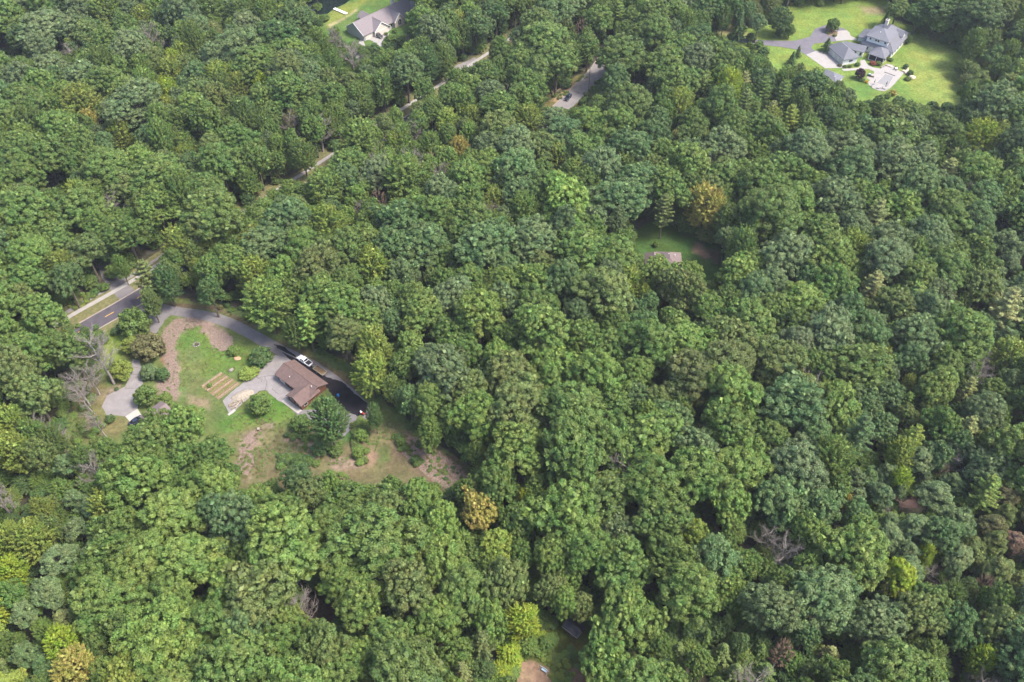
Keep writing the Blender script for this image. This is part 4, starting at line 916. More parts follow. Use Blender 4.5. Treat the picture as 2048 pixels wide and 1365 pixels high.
def make_maple(seed, sparse=1.0, mat_=None):
    r = np.random.default_rng(seed + 100); R = 5.0; z0, z1 = 6.5, 20.0
    n = int(210 * sparse); u = (np.arange(n) + .5) / n; ph = np.arange(n) * 2.39996 + r.uniform(-.3, .3, n)
    zz = z0 + (z1 - z0) * (1 - u ** .8); t = (zz - z0) / (z1 - z0); prof = R * np.sqrt(np.clip(1 - ((t - .38) / .64) ** 2, 0, 1))
    prof *= 1 + .16 * np.sin(ph * 3 + t * 7 + seed) + r.uniform(-.12, .1, n)
    cs = np.stack([prof * np.cos(ph), prof * np.sin(ph), zz + r.uniform(-.5, .5, n)], 1)
    out = unit(np.stack([np.cos(ph) * prof / R, np.sin(ph) * prof / R, .35 + .9 * t], 1) + r.normal(size=(n, 3)) * .12)
    # each spray is a tapering plume of leaves pointing outward and up
    k = 92; i = np.repeat(np.arange(n), k); N = len(i); s = r.random(N)
    ln = r.uniform(1.5, 2.7, n)
    p = cs[i] + out[i] * ((s - .5) * ln[i])[:, None] + unit(r.normal(size=(N, 3))) * (r.random(N) ** .5 * (.62 * (1.15 - s)))[:, None]
    nn = out[i] * .5 + np.array([0, 0, .55]) + r.normal(size=(N, 3)) * .5; L = .40 * (.6 + .8 * r.random(N))
    V = [leaf_verts(p, nn, L, L * .55, r)]
    if sparse > .8: V.append(inner(cs * np.array([.55, .55, 1]) , r, 1.0, 900))
    tubes = [([(0, 0, -.3), (.1, .05, 8), (0, .1, 17)], [.38, .26, .06], 7)]
    for q in range(10):
        a = q * 2.4; h = 6 + q * .9; tubes.append(([(0, 0, h), (math.cos(a) * 2, math.sin(a) * 2, h + 2.2), (math.cos(a) * 3.6, math.sin(a) * 3.6, h + 4)], [.13, .09, .03], 5))
    return leaf_mesh('maple_crown', np.concatenate(V), M_LEAF), branches_mesh('maple_trunk', tubes, M_BARK)
def make_pine(seed, spruce=False):
    r = np.random.default_rng(seed + 200); H_ = 17.0 if spruce else 21.0; R = 3.6 if spruce else 4.6
    P_, N_, W_s = [], [], []
    tubes = [([(0, 0, -.3), (0, 0, H_ * .6), (.05, 0, H_ - .3)], [.34, .2, .04], 7)]
    nw = 13 if spruce else 10
    for w in range(nw):
        f = w / (nw - 1); z = (2.0 if spruce else 6.5) + f * (H_ - (2.6 if spruce else 7.4)); rr_ = R * ((1 - f) ** .85 + .08) if spruce else R * (1 - f ** 2.1 * .78) * (.75 + .25 * min(1, f * 4))
        nb = int(r.integers(6, 9)) if spruce else int(r.integers(5, 8)); off = r.uniform(0, 6)
        for b in range(nb):
            a = off + b * 2 * math.pi / nb + r.uniform(-.22, .22); L = rr_ * r.uniform(.75, 1.15)
            dz = -.28 if spruce else .34
            d = np.array([math.cos(a), math.sin(a), dz]); k = int((150 if spruce else 210) * max(.35, L / R))
            s = r.random(k) ** .75
            side_ = np.array([-math.sin(a), math.cos(a), 0])
            wdt = (.26 + .5 * (1 - s)) * (.9 if spruce else 1.25) * np.sin(np.clip(s * 1.2 + .25, 0, 1) * math.pi * .62 + .2)
            lat = r.uniform(-1, 1, k) * wdt
            p = np.array([0, 0, z]) + d * (s * L)[:, None] + side_ * lat[:, None] + np.array([0, 0, 1]) * (r.uniform(-.22, .22, k) + (s ** 2) * (.35 if not spruce else .25) * L * .3 - np.abs(lat) * .2)[:, None]
            n = np.array([0, 0, 1.0]) + d * .35 + r.normal(size=(k, 3)) * .45
            P_.append(p); N_.append(n)
            tubes.append(([(0, 0, z), tuple(np.array([0, 0, z]) + d * L * .85)], [.07, .02], 4))
    p = np.concatenate(P_); n = np.concatenate(N_); L = (.5 if not spruce else .42) * (.6 + .8 * r.random(len(p)))
    return leaf_mesh('needle_crown', leaf_verts(p, n, L, L * .42, r), M_NEEDLE), branches_mesh('conifer_trunk', tubes, M_BARK)
def make_scots(seed):
    r = np.random.default_rng(seed + 300); n = 30; R = 4.2
    u = (np.arange(n) + .5) / n; ph = np.arange(n) * 2.39996; rad = R * .8 * np.sqrt(u)
    z = 7.5 + 6.2 * (1 - (rad / R) ** 1.6) + r.uniform(-1.3, 1.0, n)
    cs = np.stack([rad * np.cos(ph), rad * np.sin(ph), z], 1) + r.normal(size=(n, 3)) * .3
    rr_ = r.uniform(1.05, 1.6, n); out = unit(cs - np.array([0, 0, 6.0]))
    sub_c, sub_r, sub_o = [], [], []
    for i in range(n):
        m = 9; d = unit(r.normal(size=(m, 3)) + out[i] * .9); sub_c.append(cs[i] + d * rr_[i] * np.array([.75, .75, .5])); sub_r.append(np.full(m, rr_[i] * .48)); sub_o.append(d)
    sub_c, sub_r, sub_o = np.concatenate(sub_c), np.concatenate(sub_r), np.concatenate(sub_o)
    V = [clumps(sub_c, sub_r, sub_o, 64, .8, .34, r, up=.45, spread=.5, asp=.4), inner(cs, r, .8, 500)]
    tubes = [([(0, 0, -.3), (.1, 0, 5), (0, .1, 10.5)], [.3, .24, .08], 7)]
    for i in range(0, n, 2): tubes.append(([(0, 0, 4 + 5 * i / n), tuple(cs[i] * np.array([.5, .5, .95])), tuple(cs[i])], [.1, .07, .03], 4))
    return leaf_mesh('pine_crown', np.concatenate(V), M_NEEDLE), branches_mesh('pine_trunk', tubes, M_BARK)
def make_shrub(seed):
    """about 2 m across and 1.8 m tall; scaled on placing"""
    r = np.random.default_rng(seed + 400); n = 60; g = np.arange(n) + .5; zz = 1 - g / n * 1.15; q = np.sqrt(np.clip(1 - zz ** 2, 0, 1)); ph = g * 2.39996
    d = unit(np.stack([q * np.cos(ph), q * np.sin(ph), zz], 1) + r.normal(size=(n, 3)) * .2)
    cs = np.array([0, 0, .75]) + d * np.array([.8, .8, .85]) * (.82 + .3 * r.random((n, 1))); rad = r.uniform(.17, .3, n)
    V = [clumps(cs, rad, d, 62, .85, .15, r), inner(cs * .6 + np.array([0, 0, .3]), r, .3, 220, .1)]
    tubes = [([(0, 0, -.1), (math.cos(a) * .25, math.sin(a) * .25, .7)], [.05, .02], 4) for a in (0, 1.6, 3.1, 4.7)]
    return leaf_mesh('shrub_leaves', np.concatenate(V), M_LEAF), branches_mesh('shrub_stems', tubes, M_BARK)
def make_dead(seed, m, droop=False, fine=1.0):
    rr_ = random.Random(seed + 500); trunk, br = [], []
    H_ = 20.0
    tp = [Vector((0, 0, -.3))]; 
    for i in range(1, 7): tp.append(Vector((tp[-1].x + rr_.uniform(-.35, .35), tp[-1].y + rr_.uniform(-.35, .35), i * H_ * .82 / 6)))
    trunk.append((tp, [.42, .36, .30, .24, .17, .11, .05], 7))
    def grow(p, d, L, r0, lev):
        pts = [p]; q = p; dd = d.copy(); n = 4
        for i in range(n):
            dd = (dd + Vector((rr_.uniform(-.28, .28), rr_.uniform(-.28, .28), rr_.uniform(-.1, .22) - (.15 if droop and lev > 0 else 0)))).normalized(); q = q + dd * L / n; pts.append(q)
        br.append((pts, [r0, r0 * .75, r0 * .55, r0 * .38, r0 * .2], 5 if lev == 0 else 3))
        if lev < (3 if fine > .8 else 2):
            for i in range(1, 5):
                for _ in range(2 if lev < 2 else 1):
                    if rr_.random() < .85:
                        a = (dd + Vector((rr_.uniform(-1, 1), rr_.uniform(-1, 1), rr_.uniform(-.3, .7)))).normalized(); grow(pts[i], a, L * rr_.uniform(.38, .6), r0 * .52, lev + 1)
    for i in range(13):
        t = .3 + .68 * i / 13; k = t * 6; j = min(5, int(k)); p = tp[j].lerp(tp[j + 1], k - j); a = i * 2.4 + rr_.uniform(-.4, .4); e = rr_.uniform(.25, .9)
        grow(p, Vector((math.cos(a) * math.cos(e), math.sin(a) * math.cos(e), math.sin(e))), (5.4 * (1 - .55 * (t - .3))) * rr_.uniform(.7, 1.1), .18 * (1.15 - t * .6), 0)
    return branches_mesh('bare_branches', br, m), branches_mesh('bare_trunk', trunk, m)

M_PINKWOOD = mat('pinkish_dead_twigs', (0.24, 0.155, 0.125), .95, .3, 2)
KIT = {
    'oak': [make_oak(s, 1.0 + .14 * (s % 3 - 1)) for s in range(12)], 'maple': [make_maple(s) for s in range(5)], 'pine': [make_pine(s) for s in range(4)],
    'spruce': [make_pine(s + 20, True) for s in range(3)], 'scots': [make_scots(s) for s in range(4)], 'shrub': [make_shrub(s) for s in range(4)],
    'dead': [make_dead(s, M_DEADWOOD) for s in range(4)], 'rust': [make_maple(s + 40, .42) for s in range(2)],
}
NOM = {'oak': (7.1, 20.0, .72), 'maple': (6.0, 20.5, .68), 'pine': (5.1, 21.5, .66), 'spruce': (3.8, 17.0, .6), 'scots': (4.8, 14.5, .72), 'shrub': (1.0, 1.85, .45), 'dead': (4.8, 20.0, .65), 'rust': (6.0, 20.5, .68)}
TINT = {'dark green': (0.081, 0.137, 0.042), 'mid green': (0.112, 0.175, 0.041), 'light green': (0.143, 0.213, 0.047), 'yellow-green': (0.202, 0.255, 0.049), 'ochre': (0.317, 0.281, 0.069), 'olive': (0.132, 0.175, 0.051),
        'blue-green': (0.106, 0.171, 0.059), 'grey-green': (0.129, 0.182, 0.072), 'pale green': (0.230, 0.256, 0.092), 'rust': (0.230, 0.155, 0.110), 'purple': (0.049, 0.022, 0.032), 'brownish': (0.140, 0.131, 0.051), 'lime': (0.243, 0.321, 0.034), 'red': (0.223, 0.064, 0.036), 'yellow': (0.557, 0.373, 0.019)}

# ------------------------------------------------------------------ vegetation: where each tree stands
TREES = []      # dicts
def add_tree(px, py, dpx, kind, colour, h=None, var=None, manual=True, x=None, y=None, R=None, hh=None, lean=None):
    nR, nH, fc = NOM[kind]
    if x is None:
        z = 12.0
        for _ in range(3):
            sc = FPX / P(*G(px, py, z).xy, z)[2]; R = dpx / 2 / sc
            hh = h if h else (nH * (R / nR) ** .45 if kind not in ('shrub',) else nH * R)
            z = fc * hh
        q = G(px, py, z); x, y = q.x, q.y
    TREES.append(dict(kind=kind, colour=colour, x=x, y=y, R=R, h=hh, var=var, manual=manual, lean=lean))
    return TREES[-1]
OAK, MAP, PIN, SPR, SCO, DEA, RUS = 'oak', 'maple', 'pine', 'spruce', 'scots', 'dead', 'rust'
dg, mg, lg, yg, oc, ol, bg, gg, pg, ru, li, bw = 'dark green', 'mid green', 'light green', 'yellow-green', 'ochre', 'olive', 'blue-green', 'grey-green', 'pale green', 'rust', 'lime', 'brownish'
SPEC = [  # px, py, width px, kind, colour
 # upper left wood
 (210, 18, 74, MAP, lg), (285, 36, 46, MAP, yg), (430, 66, 36, MAP, pg), (141, 95, 26, MAP, yg), (163, 203, 85, MAP, yg), (340, 142, 56, MAP, yg), (437, 152, 58, MAP, yg), (333, 182, 52, MAP, li), (478, 168, 46, MAP, yg), (118, 126, 46, OAK, ol),
 (240, 264, 50, MAP, yg), (180, 244, 42, MAP, oc), (372, 312, 42, MAP, yg), (268, 206, 120, OAK, gg), (90, 58, 110, OAK, gg), (40, 70, 60, OAK, dg), (395, 62, 60, OAK, gg), (490, 50, 76, OAK, gg), (370, 130, 56, OAK, ol), (110, 165, 66, OAK, dg), (480, 20, 56, MAP, mg), (420, 20, 60, MAP, mg), (310, 20, 50, MAP, lg),
 (215, 345, 105, OAK, mg), (310, 350, 120, OAK, mg), (85, 300, 110, OAK, mg), (40, 300, 90, OAK, mg), (430, 300, 70, OAK, ol), (475, 285, 80, OAK, mg), (420, 430, 130, OAK, mg), (50, 425, 120, OAK, mg), (160, 420, 110, OAK, mg),
 # top middle
 (632, 82, 44, MAP, lg), (664, 124, 40, MAP, mg), (628, 108, 34, MAP, lg), (733, 134, 40, MAP, lg, 12), (812, 140, 84, OAK, bg), (887, 112, 46, MAP, lg), (852, 122, 56, MAP, dg), (845, 45, 74, OAK, mg), (896, 30, 60, OAK, dg), (952, 48, 70, OAK, dg), (992, 22, 60, OAK, dg), (925, 65, 44, MAP, mg),
 (765, 168, 54, MAP, mg), (718, 192, 54, MAP, mg), (636, 190, 70, OAK, mg), (672, 226, 46, MAP, lg), (604, 304, 50, MAP, lg), (718, 270, 76, MAP, lg), (895, 244, 52, MAP, yg), (945, 236, 46, MAP, yg), (792, 288, 46, MAP, yg), (860, 288, 46, MAP, lg), (918, 297, 44, MAP, oc), (938, 270, 46, MAP, lg), (809, 350, 92, MAP, lg), (988, 404, 50, MAP, yg), (658, 442, 72, MAP, yg), (650, 372, 78, MAP, lg), (560, 70, 100, OAK, dg), (590, 40, 90, OAK, dg), (545, 110, 70, OAK, mg), (930, 205, 56, MAP, lg), (848, 180, 50, OAK, mg), (902, 196, 56, OAK, mg), (868, 216, 46, MAP, lg), (985, 150, 60, OAK, mg), (1000, 100, 50, OAK, mg), (690, 325, 80, OAK, mg), (575, 430, 100, OAK, bg), (870, 430, 100, OAK, mg), (935, 350, 100, OAK, mg),
 (862, 325, 30, RUS, ru), (758, 402, 34, RUS, ru), (585, 245, 44, RUS, bw), (1164, 58, 30, RUS, ru), (1136, 62, 34, MAP, ol), (530, 250, 44, MAP, mg), (555, 290, 36, MAP, lg),
 # top right of centre
 (1240, 62, 24, MAP, lg), (1088, 76, 116, OAK, mg), (1040, 120, 70, OAK, mg), (1176, 90, 54, OAK, mg), (1238, 112, 100, OAK, mg), (1310, 72, 90, OAK, mg), (1360, 100, 80, OAK, mg), (1060, 172, 86, OAK, mg), (1412, 404, 80, MAP, oc), (1328, 418, 54, PIN, ol), (1057, 238, 60, MAP, yg), (1184, 242, 74, OAK, lg), (802, 276, 56, MAP, lg), (836, 244, 50, OAK, mg), (866, 224, 56, OAK, mg), (908, 194, 60, OAK, mg), (940, 170, 60, OAK, lg), (968, 150, 56, OAK, mg), (1196, 200, 30, MAP, pg, 9), (1116, 314, 46, MAP, yg), (1132, 402, 130, OAK, lg), (1240, 394, 116, OAK, bg), (1300, 336, 60, OAK, ol), (1385, 244, 76, OAK, mg), (1517, 312, 62, OAK, lg), (1410, 168, 46, PIN, lg), (1490, 206, 50, PIN, ol), (1526, 182, 50, PIN, mg), (1260, 210, 100, OAK, mg), (1360, 165, 100, OAK, mg), (1452, 130, 70, OAK, mg), (1350, 280, 30, MAP, pg), (1275, 120, 44, OAK, dg),
 (1481, 40, 26, SPR, dg), (1386, 36, 40, OAK, dg), (1450, 30, 30, MAP, mg), (1545, 8, 44, MAP, ol, 12), (1505, 18, 46, MAP, ol, 12),
 # estate edges
 (1563, 34, 50, MAP, dg, 14), (1581, 58, 22, MAP, mg, 7), (1795, 18, 50, OAK, mg, 14), (1838, 30, 56, OAK, dg, 14), (1880, 46, 52, OAK, mg, 13), (1934, 62, 50, MAP, mg, 13), (1950, 84, 50, MAP, mg), (1885, 10, 80, OAK, dg), (1960, 30, 90, OAK, dg), (1992, 74, 40, MAP, ol, 10), (2022, 100, 42, MAP, mg, 10), (1934, 134, 44, MAP, mg, 9), (1964, 114, 40, MAP, ol, 9), (1986, 144, 44, MAP, mg, 9), (1936, 160, 36, MAP, ol, 7), (1960, 160, 44, MAP, mg, 8),
 (1618, 172, 80, OAK, dg), (1658, 190, 60, OAK, mg), (1574, 158, 44, MAP, lg), (1566, 190, 52, PIN, mg), (1522, 158, 60, OAK, dg), (1712, 224, 60, OAK, mg), (1762, 222, 56, OAK, mg), (1815, 238, 72, OAK, mg), (1880, 262, 76, OAK, mg), (1963, 272, 74, MAP, li), (1886, 288, 30, MAP, yg), (1708, 228, 40, MAP, lg), (1789, 278, 124, OAK, mg), (1995, 208, 120, OAK, bg), (1970, 402, 90, OAK, bg), (1895, 388, 90, OAK, bg), (1660, 236, 60, OAK, dg), (1600, 205, 50, MAP, mg), (1580, 240, 56, PIN, yg), (1625, 270, 70, OAK, mg),
 # right
 (1746, 574, 64, PIN, pg), (2013, 612, 84, PIN, pg), (2018, 710, 72, MAP, yg), (1962, 710, 46, PIN, lg), (1893, 498, 54, OAK, lg), (1920, 612, 40, MAP, lg), (1779, 702, 26, PIN, lg), (1816, 768, 32, MAP, yg), (1812, 808, 40, PIN, lg), (1936, 780, 48, PIN, pg), (1982, 786, 60, OAK, lg), (1933, 862, 64, PIN, pg), (1825, 878, 60, PIN, yg), (1928, 664, 128, OAK, mg), (1572, 510, 116, OAK, gg), (2010, 650, 40, SCO, gg), (2010, 480, 56, SCO, gg), (2020, 525, 50, SCO, gg), (1860, 480, 96, OAK, gg), (1640, 470, 110, OAK, mg), (1600, 600, 110, OAK, lg),
 # middle
 (1287, 655, 78, OAK, bg), (1154, 632, 66, OAK, bg), (1344, 842, 92, OAK, bg), (1262, 790, 80, OAK, bg), (1290, 592, 44, OAK, yg), (1110, 735, 130, OAK, lg), (1230, 690, 90, OAK, mg), (1375, 680, 120, OAK, lg), (1060, 560, 110, OAK, lg), (1160, 500, 130, OAK, mg), (1230, 520, 100, OAK, mg), (1318, 545, 88, OAK, lg), (1370, 549, 66, OAK, lg), (1420, 620, 90, OAK, mg), (1476, 545, 90, OAK, lg), (1500, 640, 110, OAK, mg), (1450, 730, 120, OAK, ol), (1245, 480, 60, OAK, mg),
 # lower left
 (152, 1000, 50, SCO, gg), (150, 1057, 54, SCO, gg), (185, 985, 44, SCO, mg), (117, 1118, 74, SCO, gg), (93, 1184, 76, SCO, gg), (47, 1228, 60, SCO, gg), (128, 1238, 44, SCO, pg), (50, 1310, 62, SCO, gg), (90, 1330, 50, SCO, bg), (20, 1137, 52, MAP, li), (123, 1284, 72, MAP, li), (85, 1262, 40, MAP, lg), (150, 1338, 92, MAP, oc), (60, 1075, 80, MAP, yg), (15, 1075, 60, MAP, yg), (100, 1055, 50, MAP, ol), (84, 1018, 46, MAP, yg), (20, 1190, 60, OAK, mg), (215, 1345, 80, OAK, lg), (10, 1290, 50, OAK, mg),
 # bottom
 (956, 1018, 84, OAK, oc), (992, 1092, 84, OAK, yg), (965, 1288, 60, PIN, ol), (925, 1345, 46, PIN, pg), (840, 1000, 104, OAK, lg), (700, 1006, 100, OAK, mg), (596, 960, 70, OAK, bg), (730, 1312, 90, OAK, lg), (1046, 998, 34, MAP, li), (1044, 1238, 66, MAP, li), (1020, 1300, 50, MAP, li, 5), (1056, 1290, 46, MAP, lg, 5), (1000, 1345, 50, MAP, li, 5), (1095, 1285, 36, MAP, mg, 4), (1388, 1068, 62, OAK, yg), (1262, 1108, 36, MAP, ol), (1452, 1246, 44, SPR, ol, 11), (1445, 1306, 56, SPR, ol, 11), (1478, 1288, 40, OAK, bg), (1356, 1302, 44, SPR, ol, 11), (1412, 1276, 36, SPR, mg, 11), (1520, 1306, 44, SPR, mg, 11), (1400, 1326, 64, OAK, mg), (1530, 1345, 56, SPR, mg, 11), (1470, 1345, 50, SPR, ol, 11), (1245, 1140, 130, OAK, mg), (1260, 1230, 140, OAK, lg), (1210, 1310, 120, OAK, lg), (1100, 1180, 70, OAK, ol), (1128, 1206, 60, OAK, lg), (1164, 1212, 60, OAK, ol), (1040, 1110, 60, OAK, mg), (660, 1050, 110, OAK, mg), (560, 1020, 100, OAK, mg), (880, 1110, 120, OAK, lg), (870, 1240, 110, OAK, lg), (560, 1290, 100, OAK, mg), (680, 1160, 90, OAK, lg),
 # bottom right
 (1566, 1304, 46, RUS, ru), (1658, 1312, 62, SPR, pg, 11), (1612, 1345, 50, SPR, ol, 11), (1713, 992, 46, SCO, gg), (1763, 988, 58, SCO, gg), (1712, 955, 44, SCO, gg), (1738, 955, 40, SCO, bg), (1869, 994, 80, SCO, gg), (1800, 985, 36, SCO, gg), (1850, 958, 30, SCO, gg), (1780, 1047, 44, SCO, gg), (1813, 1104, 56, SCO, gg), (1853, 1108, 32, MAP, li), (1906, 1146, 38, SCO, gg), (1908, 1182, 36, SCO, mg), (1973, 982, 72, PIN, lg), (1890, 1066, 84, OAK, bg), (2010, 1030, 50, SCO, ol), (1990, 1085, 56, SCO, ol), (2025, 1080, 46, SCO, ru), (2000, 1140, 66, SCO, ol), (2035, 1160, 44, SCO, ol), (1968, 1168, 34, RUS, ru), (2022, 1205, 34, RUS, ru), (2040, 1105, 30, RUS, ru), (1885, 945, 26, RUS, ru), (1693, 1005, 24, MAP, oc), (1803, 960, 44, MAP, li), (1796, 1154, 76, OAK, li), (1919, 1250, 88, OAK, bg), (2003, 1254, 94, OAK, ol), (1863, 1304, 54, MAP, lg), (1965, 1318, 56, MAP, li), (1930, 1178, 40, OAK, ol), (1560, 1000, 110, OAK, bg), (1640, 1010, 100, OAK, bg),
 # around the yard
 (83, 628, 96, OAK, mg), (293, 552, 66, PIN, ol), (330, 560, 56, MAP, dg), (352, 482, 62, MAP, yg), (396, 538, 32, MAP, yg), (425, 540, 70, OAK, mg), (420, 582, 60, OAK, dg), (300, 600, 40, MAP, ol), (67, 786, 100, OAK, ol), (140, 700, 90, OAK, mg), (60, 700, 110, OAK, mg), (533, 598, 104, MAP, lg), (510, 545, 70, MAP, yg), (613, 640, 70, PIN, lg), (640, 590, 90, OAK, mg), (690, 668, 84, OAK, ol), (782, 643, 58, OAK, bg), (740, 738, 78, MAP, yg), (783, 772, 40, MAP, lg), (822, 692, 66, OAK, lg), (860, 862, 52, MAP, lg), (748, 530, 76, MAP, yg), (590, 660, 50, MAP, mg), (820, 800, 60, OAK, bg), (955, 905, 40, MAP, lg), (900, 840, 60, OAK, mg),
 (655, 832, 70, MAP, dg, 23), (748, 828, 34, MAP, dg), (130, 555, 80, OAK, dg), (50, 560, 90, OAK, mg), (250, 460, 90, OAK, mg), (170, 500, 80, OAK, ol), (110, 480, 80, OAK, mg), (210, 490, 40, MAP, mg), (240, 530, 30, MAP, lg),
 (300, 880, 96, OAK, mg), (365, 850, 90, OAK, lg), (310, 848, 62, OAK, mg), (340, 862, 60, OAK, mg), (280, 905, 80, OAK, lg), (420, 905, 84, OAK, mg), (360, 930, 80, OAK, mg), (250, 930, 90, OAK, mg), (455, 950, 60, OAK, mg), (130, 930, 50, SCO, gg), (85, 640, 30, MAP, ol), (100, 880, 50, MAP, mg), (30, 900, 80, MAP, yg), (165, 915, 50, MAP, mg), (20, 840, 60, MAP, yg), (180, 680, 30, MAP, mg),
]
for s_ in SPEC: add_tree(*(s_ if s_[3] != SPR else (s_[0], s_[1], s_[2] * 1.35, *s_[3:])))
# a screen of lower trees between the road and the wood below it
wr = random.Random(41); sacc = 0
for p_, q_ in zip(walk, walk[1:]):
    sacc += (q_ - p_).length; fx = P(p_.x, p_.y)[0]
    if sacc < 5.2 or not 335 < fx < 985 or 762 < fx < 785: continue
    sacc = 0; d_ = (q_ - p_).normalized(); nrm = Vector((d_.y, -d_.x, 0)); tall = 338 < fx < 535 or 583 < fx < 602 or 642 < fx < 742 or 846 < fx < 884
    h_ = wr.uniform(14, 17) if tall else wr.uniform(8.5, 10.5); q = p_ + nrm * (15 + wr.uniform(-.8, 1.5)); k_ = MAP if wr.random() < .5 else OAK
    TREES.append(dict(kind=k_, colour=wr.choice([mg, lg, mg, ol, yg if k_ == MAP else mg]), x=q.x, y=q.y, R=wr.uniform(3.7, 4.6), h=h_, var=None, manual=True, lean=None))
# bare trees: base pixel, height in metres, lean, tint only matters for bark
for bx, by, h_, ln in ((228, 768, 24, (-.16, .05)), (199, 790, 15, (-.1, 0)), (188, 828, 15, (-.12, .02)), (213, 874, 13, (-.15, 0)), (104, 896, 15, (-.2, .03)), (130, 900, 11, (.06, 0)), (14, 840, 18, (0, 0)), (34, 1045, 21, (0, 0)), (-6, 1035, 18, (.1, 0)), (1548, 1150, 18, (-.02, 0)), (1518, 1110, 15, (.1, .05)), (180, 812, 17, (-.1, 0)), (1935, 1400, 14, (-.05, 0)), (1975, 1400, 12, (.05, 0)),
                       (835, 305, 17, (0, 0)), (712, 155, 20, (-.03, 0)), (676, 110, 15, (0, 0)), (318, 75, 12, (0, 0)), (340, 110, 11, (0, 0)), (727, 455, 14, (-.03, 0)), (1998, 850, 9, (.3, 0)), (1846, 1165, 9, (0, 0)), (1882, 1182, 8, (0, 0)), (590, 300, 19, (-.04, 0)), (900, 560, 13, (-.05, 0)), (2046, 700, 10, (0, 0)), (10, 395, 13, (0, 0)), (1765, 1040, 7, (0, 0)), (210, 1070, 8, (.2, 0)), (250, 455, 10, (.1, 0)), (845, 590, 10, (0, 0))):
    q = G(bx, by); TREES.append(dict(kind='dead', colour='grey', x=q.x, y=q.y, R=4.8 * h_ / 20, h=float(h_), var=None, manual=True, lean=ln))

CLEAR = [  # parts of the picture where open ground, roofs and roads show
 [(145, 630), (270, 556), (290, 590), (300, 607), (440, 622), (545, 678), (620, 700), (690, 745), (745, 805), (800, 860), (860, 890), (925, 945), (900, 965), (850, 955), (820, 930), (760, 945), (690, 930), (640, 935), (560, 940), (490, 960), (478, 890), (420, 840), (400, 800), (330, 800), (290, 835), (215, 870), (190, 870), (200, 790), (190, 720), (200, 680), (185, 665)],
 [(198, 555), (206, 535), (240, 560), (225, 592)],
 [(545, 388), (580, 362), (584, 368), (552, 392)], [(600, 345), (640, 325), (640, 335), (605, 352)], [(752, 254), (842, 195), (846, 206), (775, 268), (755, 262)], [(888, 168), (944, 124), (946, 132), (895, 176)], [(912, 120), (950, 118), (945, 135), (915, 138)],
 [(648, 30), (690, 2), (815, 0), (822, 30), (808, 64), (802, 90), (770, 99), (748, 96), (738, 84), (690, 76), (658, 62), (645, 45)], [(600, 0), (700, 0), (660, 30), (640, 25)],
 [(1108, 203), (1132, 178), (1175, 150), (1195, 140), (1200, 155), (1168, 205), (1142, 214), (1120, 208)],
 [(1425, 38), (1470, 42), (1500, 76), (1460, 84), (1428, 62)],
 [(1500, 72), (1535, 66), (1540, 55), (1600, 40), (1650, 25), (1755, 15), (1752, 60), (1812, 62), (1830, 80), (1890, 100), (1908, 140), (1918, 200), (1905, 222), (1850, 205), (1770, 190), (1745, 196), (1712, 186), (1690, 165), (1660, 145), (1630, 128), (1595, 122), (1570, 130), (1532, 112), (1510, 90)],
 [(1278, 478), (1292, 458), (1345, 482), (1400, 502), (1438, 520), (1428, 560), (1415, 556), (1392, 522), (1362, 512), (1320, 508), (1290, 504)],
 [(1015, 1365), (1032, 1312), (1080, 1290), (1122, 1225), (1165, 1235), (1168, 1300), (1215, 1365)],
 [(625, 1195), (655, 1200), (655, 1240), (632, 1240)], [(88, 350), (125, 348), (118, 374), (92, 374)], [(0, 85), (40, 80), (38, 98), (0, 100)], [(1262, 172), (1280, 165), (1298, 222), (1284, 220)], [(1185, 715), (1210, 722), (1205, 742)], [(1790, 990), (1830, 992), (1835, 1012), (1795, 1012)], [(535, 388), (575, 350), (590, 352), (560, 378)],
 [(1500, 1045), (1560, 1040), (1570, 1120), (1540, 1130), (1510, 1100)], [(0, 950), (75, 955), (85, 1010), (60, 1030), (0, 1035)], [(795, 225), (860, 225), (860, 280), (840, 300), (800, 265)], [(1465, 74), (1500, 74), (1560, 84), (1530, 112), (1500, 96), (1468, 88)], [(1900, 1330), (2000, 1330), (2000, 1365), (1900, 1365)], [(690, 90), (715, 90), (715, 130), (695, 130)], [(1262, 160), (1282, 150), (1296, 200), (1270, 190)],
]
SITES = [GP(yard_px), GP([(1500, 70), (1560, 20), (1780, 0), (1830, 60), (1920, 110), (1940, 220), (1850, 220), (1700, 190), (1560, 140)]), GP([(640, 10), (690, -20), (830, -20), (815, 70), (700, 110)]), GP([(1250, 480), (1320, 445), (1440, 500), (1440, 565), (1300, 545)]), GP([(1000, 1400), (1030, 1300), (1130, 1230), (1180, 1240), (1230, 1400)]), GP([(600, 20), (700, 0), (700, -60), (560, -40)])]
LINES = [(road, 3.0, 8.0), (sroad, 0, 5.0)]
walk_np = np.array([(p.x, p.y) for p in side(walk, 6.0)]); st_np = np.array([(p.x, p.y) for p in sroad])
def zone(px, py):
    def inside(poly): return bool(in_poly(np.array(px), np.array(py), poly))
    if inside([(-100, 930), (165, 930), (205, 1100), (150, 1500), (-100, 1500)]): return 'sc_left'
    if inside([(1690, 930), (1860, 910), (2200, 980), (2200, 1210), (1930, 1190), (1800, 1130), (1700, 1010)]): return 'sc_right'
    if inside([(1975, 430), (2200, 430), (2200, 720), (1995, 700)]): return 'sc_right'
    if inside([(1330, 1250), (1560, 1230), (1720, 1500), (1280, 1500)]): return 'spruce'
    if inside([(1480, 130), (1660, 160), (1650, 240), (1490, 260)]): return 'pine'
    if inside([(1880, -60), (2200, -60), (2200, 180), (1900, 180)]): return 'ne'
    if py < 300 and px < 1000: return 'nw'
    if py < 300: return 'n'
    if px > 1500: return 'e'
    if py > 900 and px < 1050: return 'sw'
    if px < 700: return 'w'
    return 'mid'
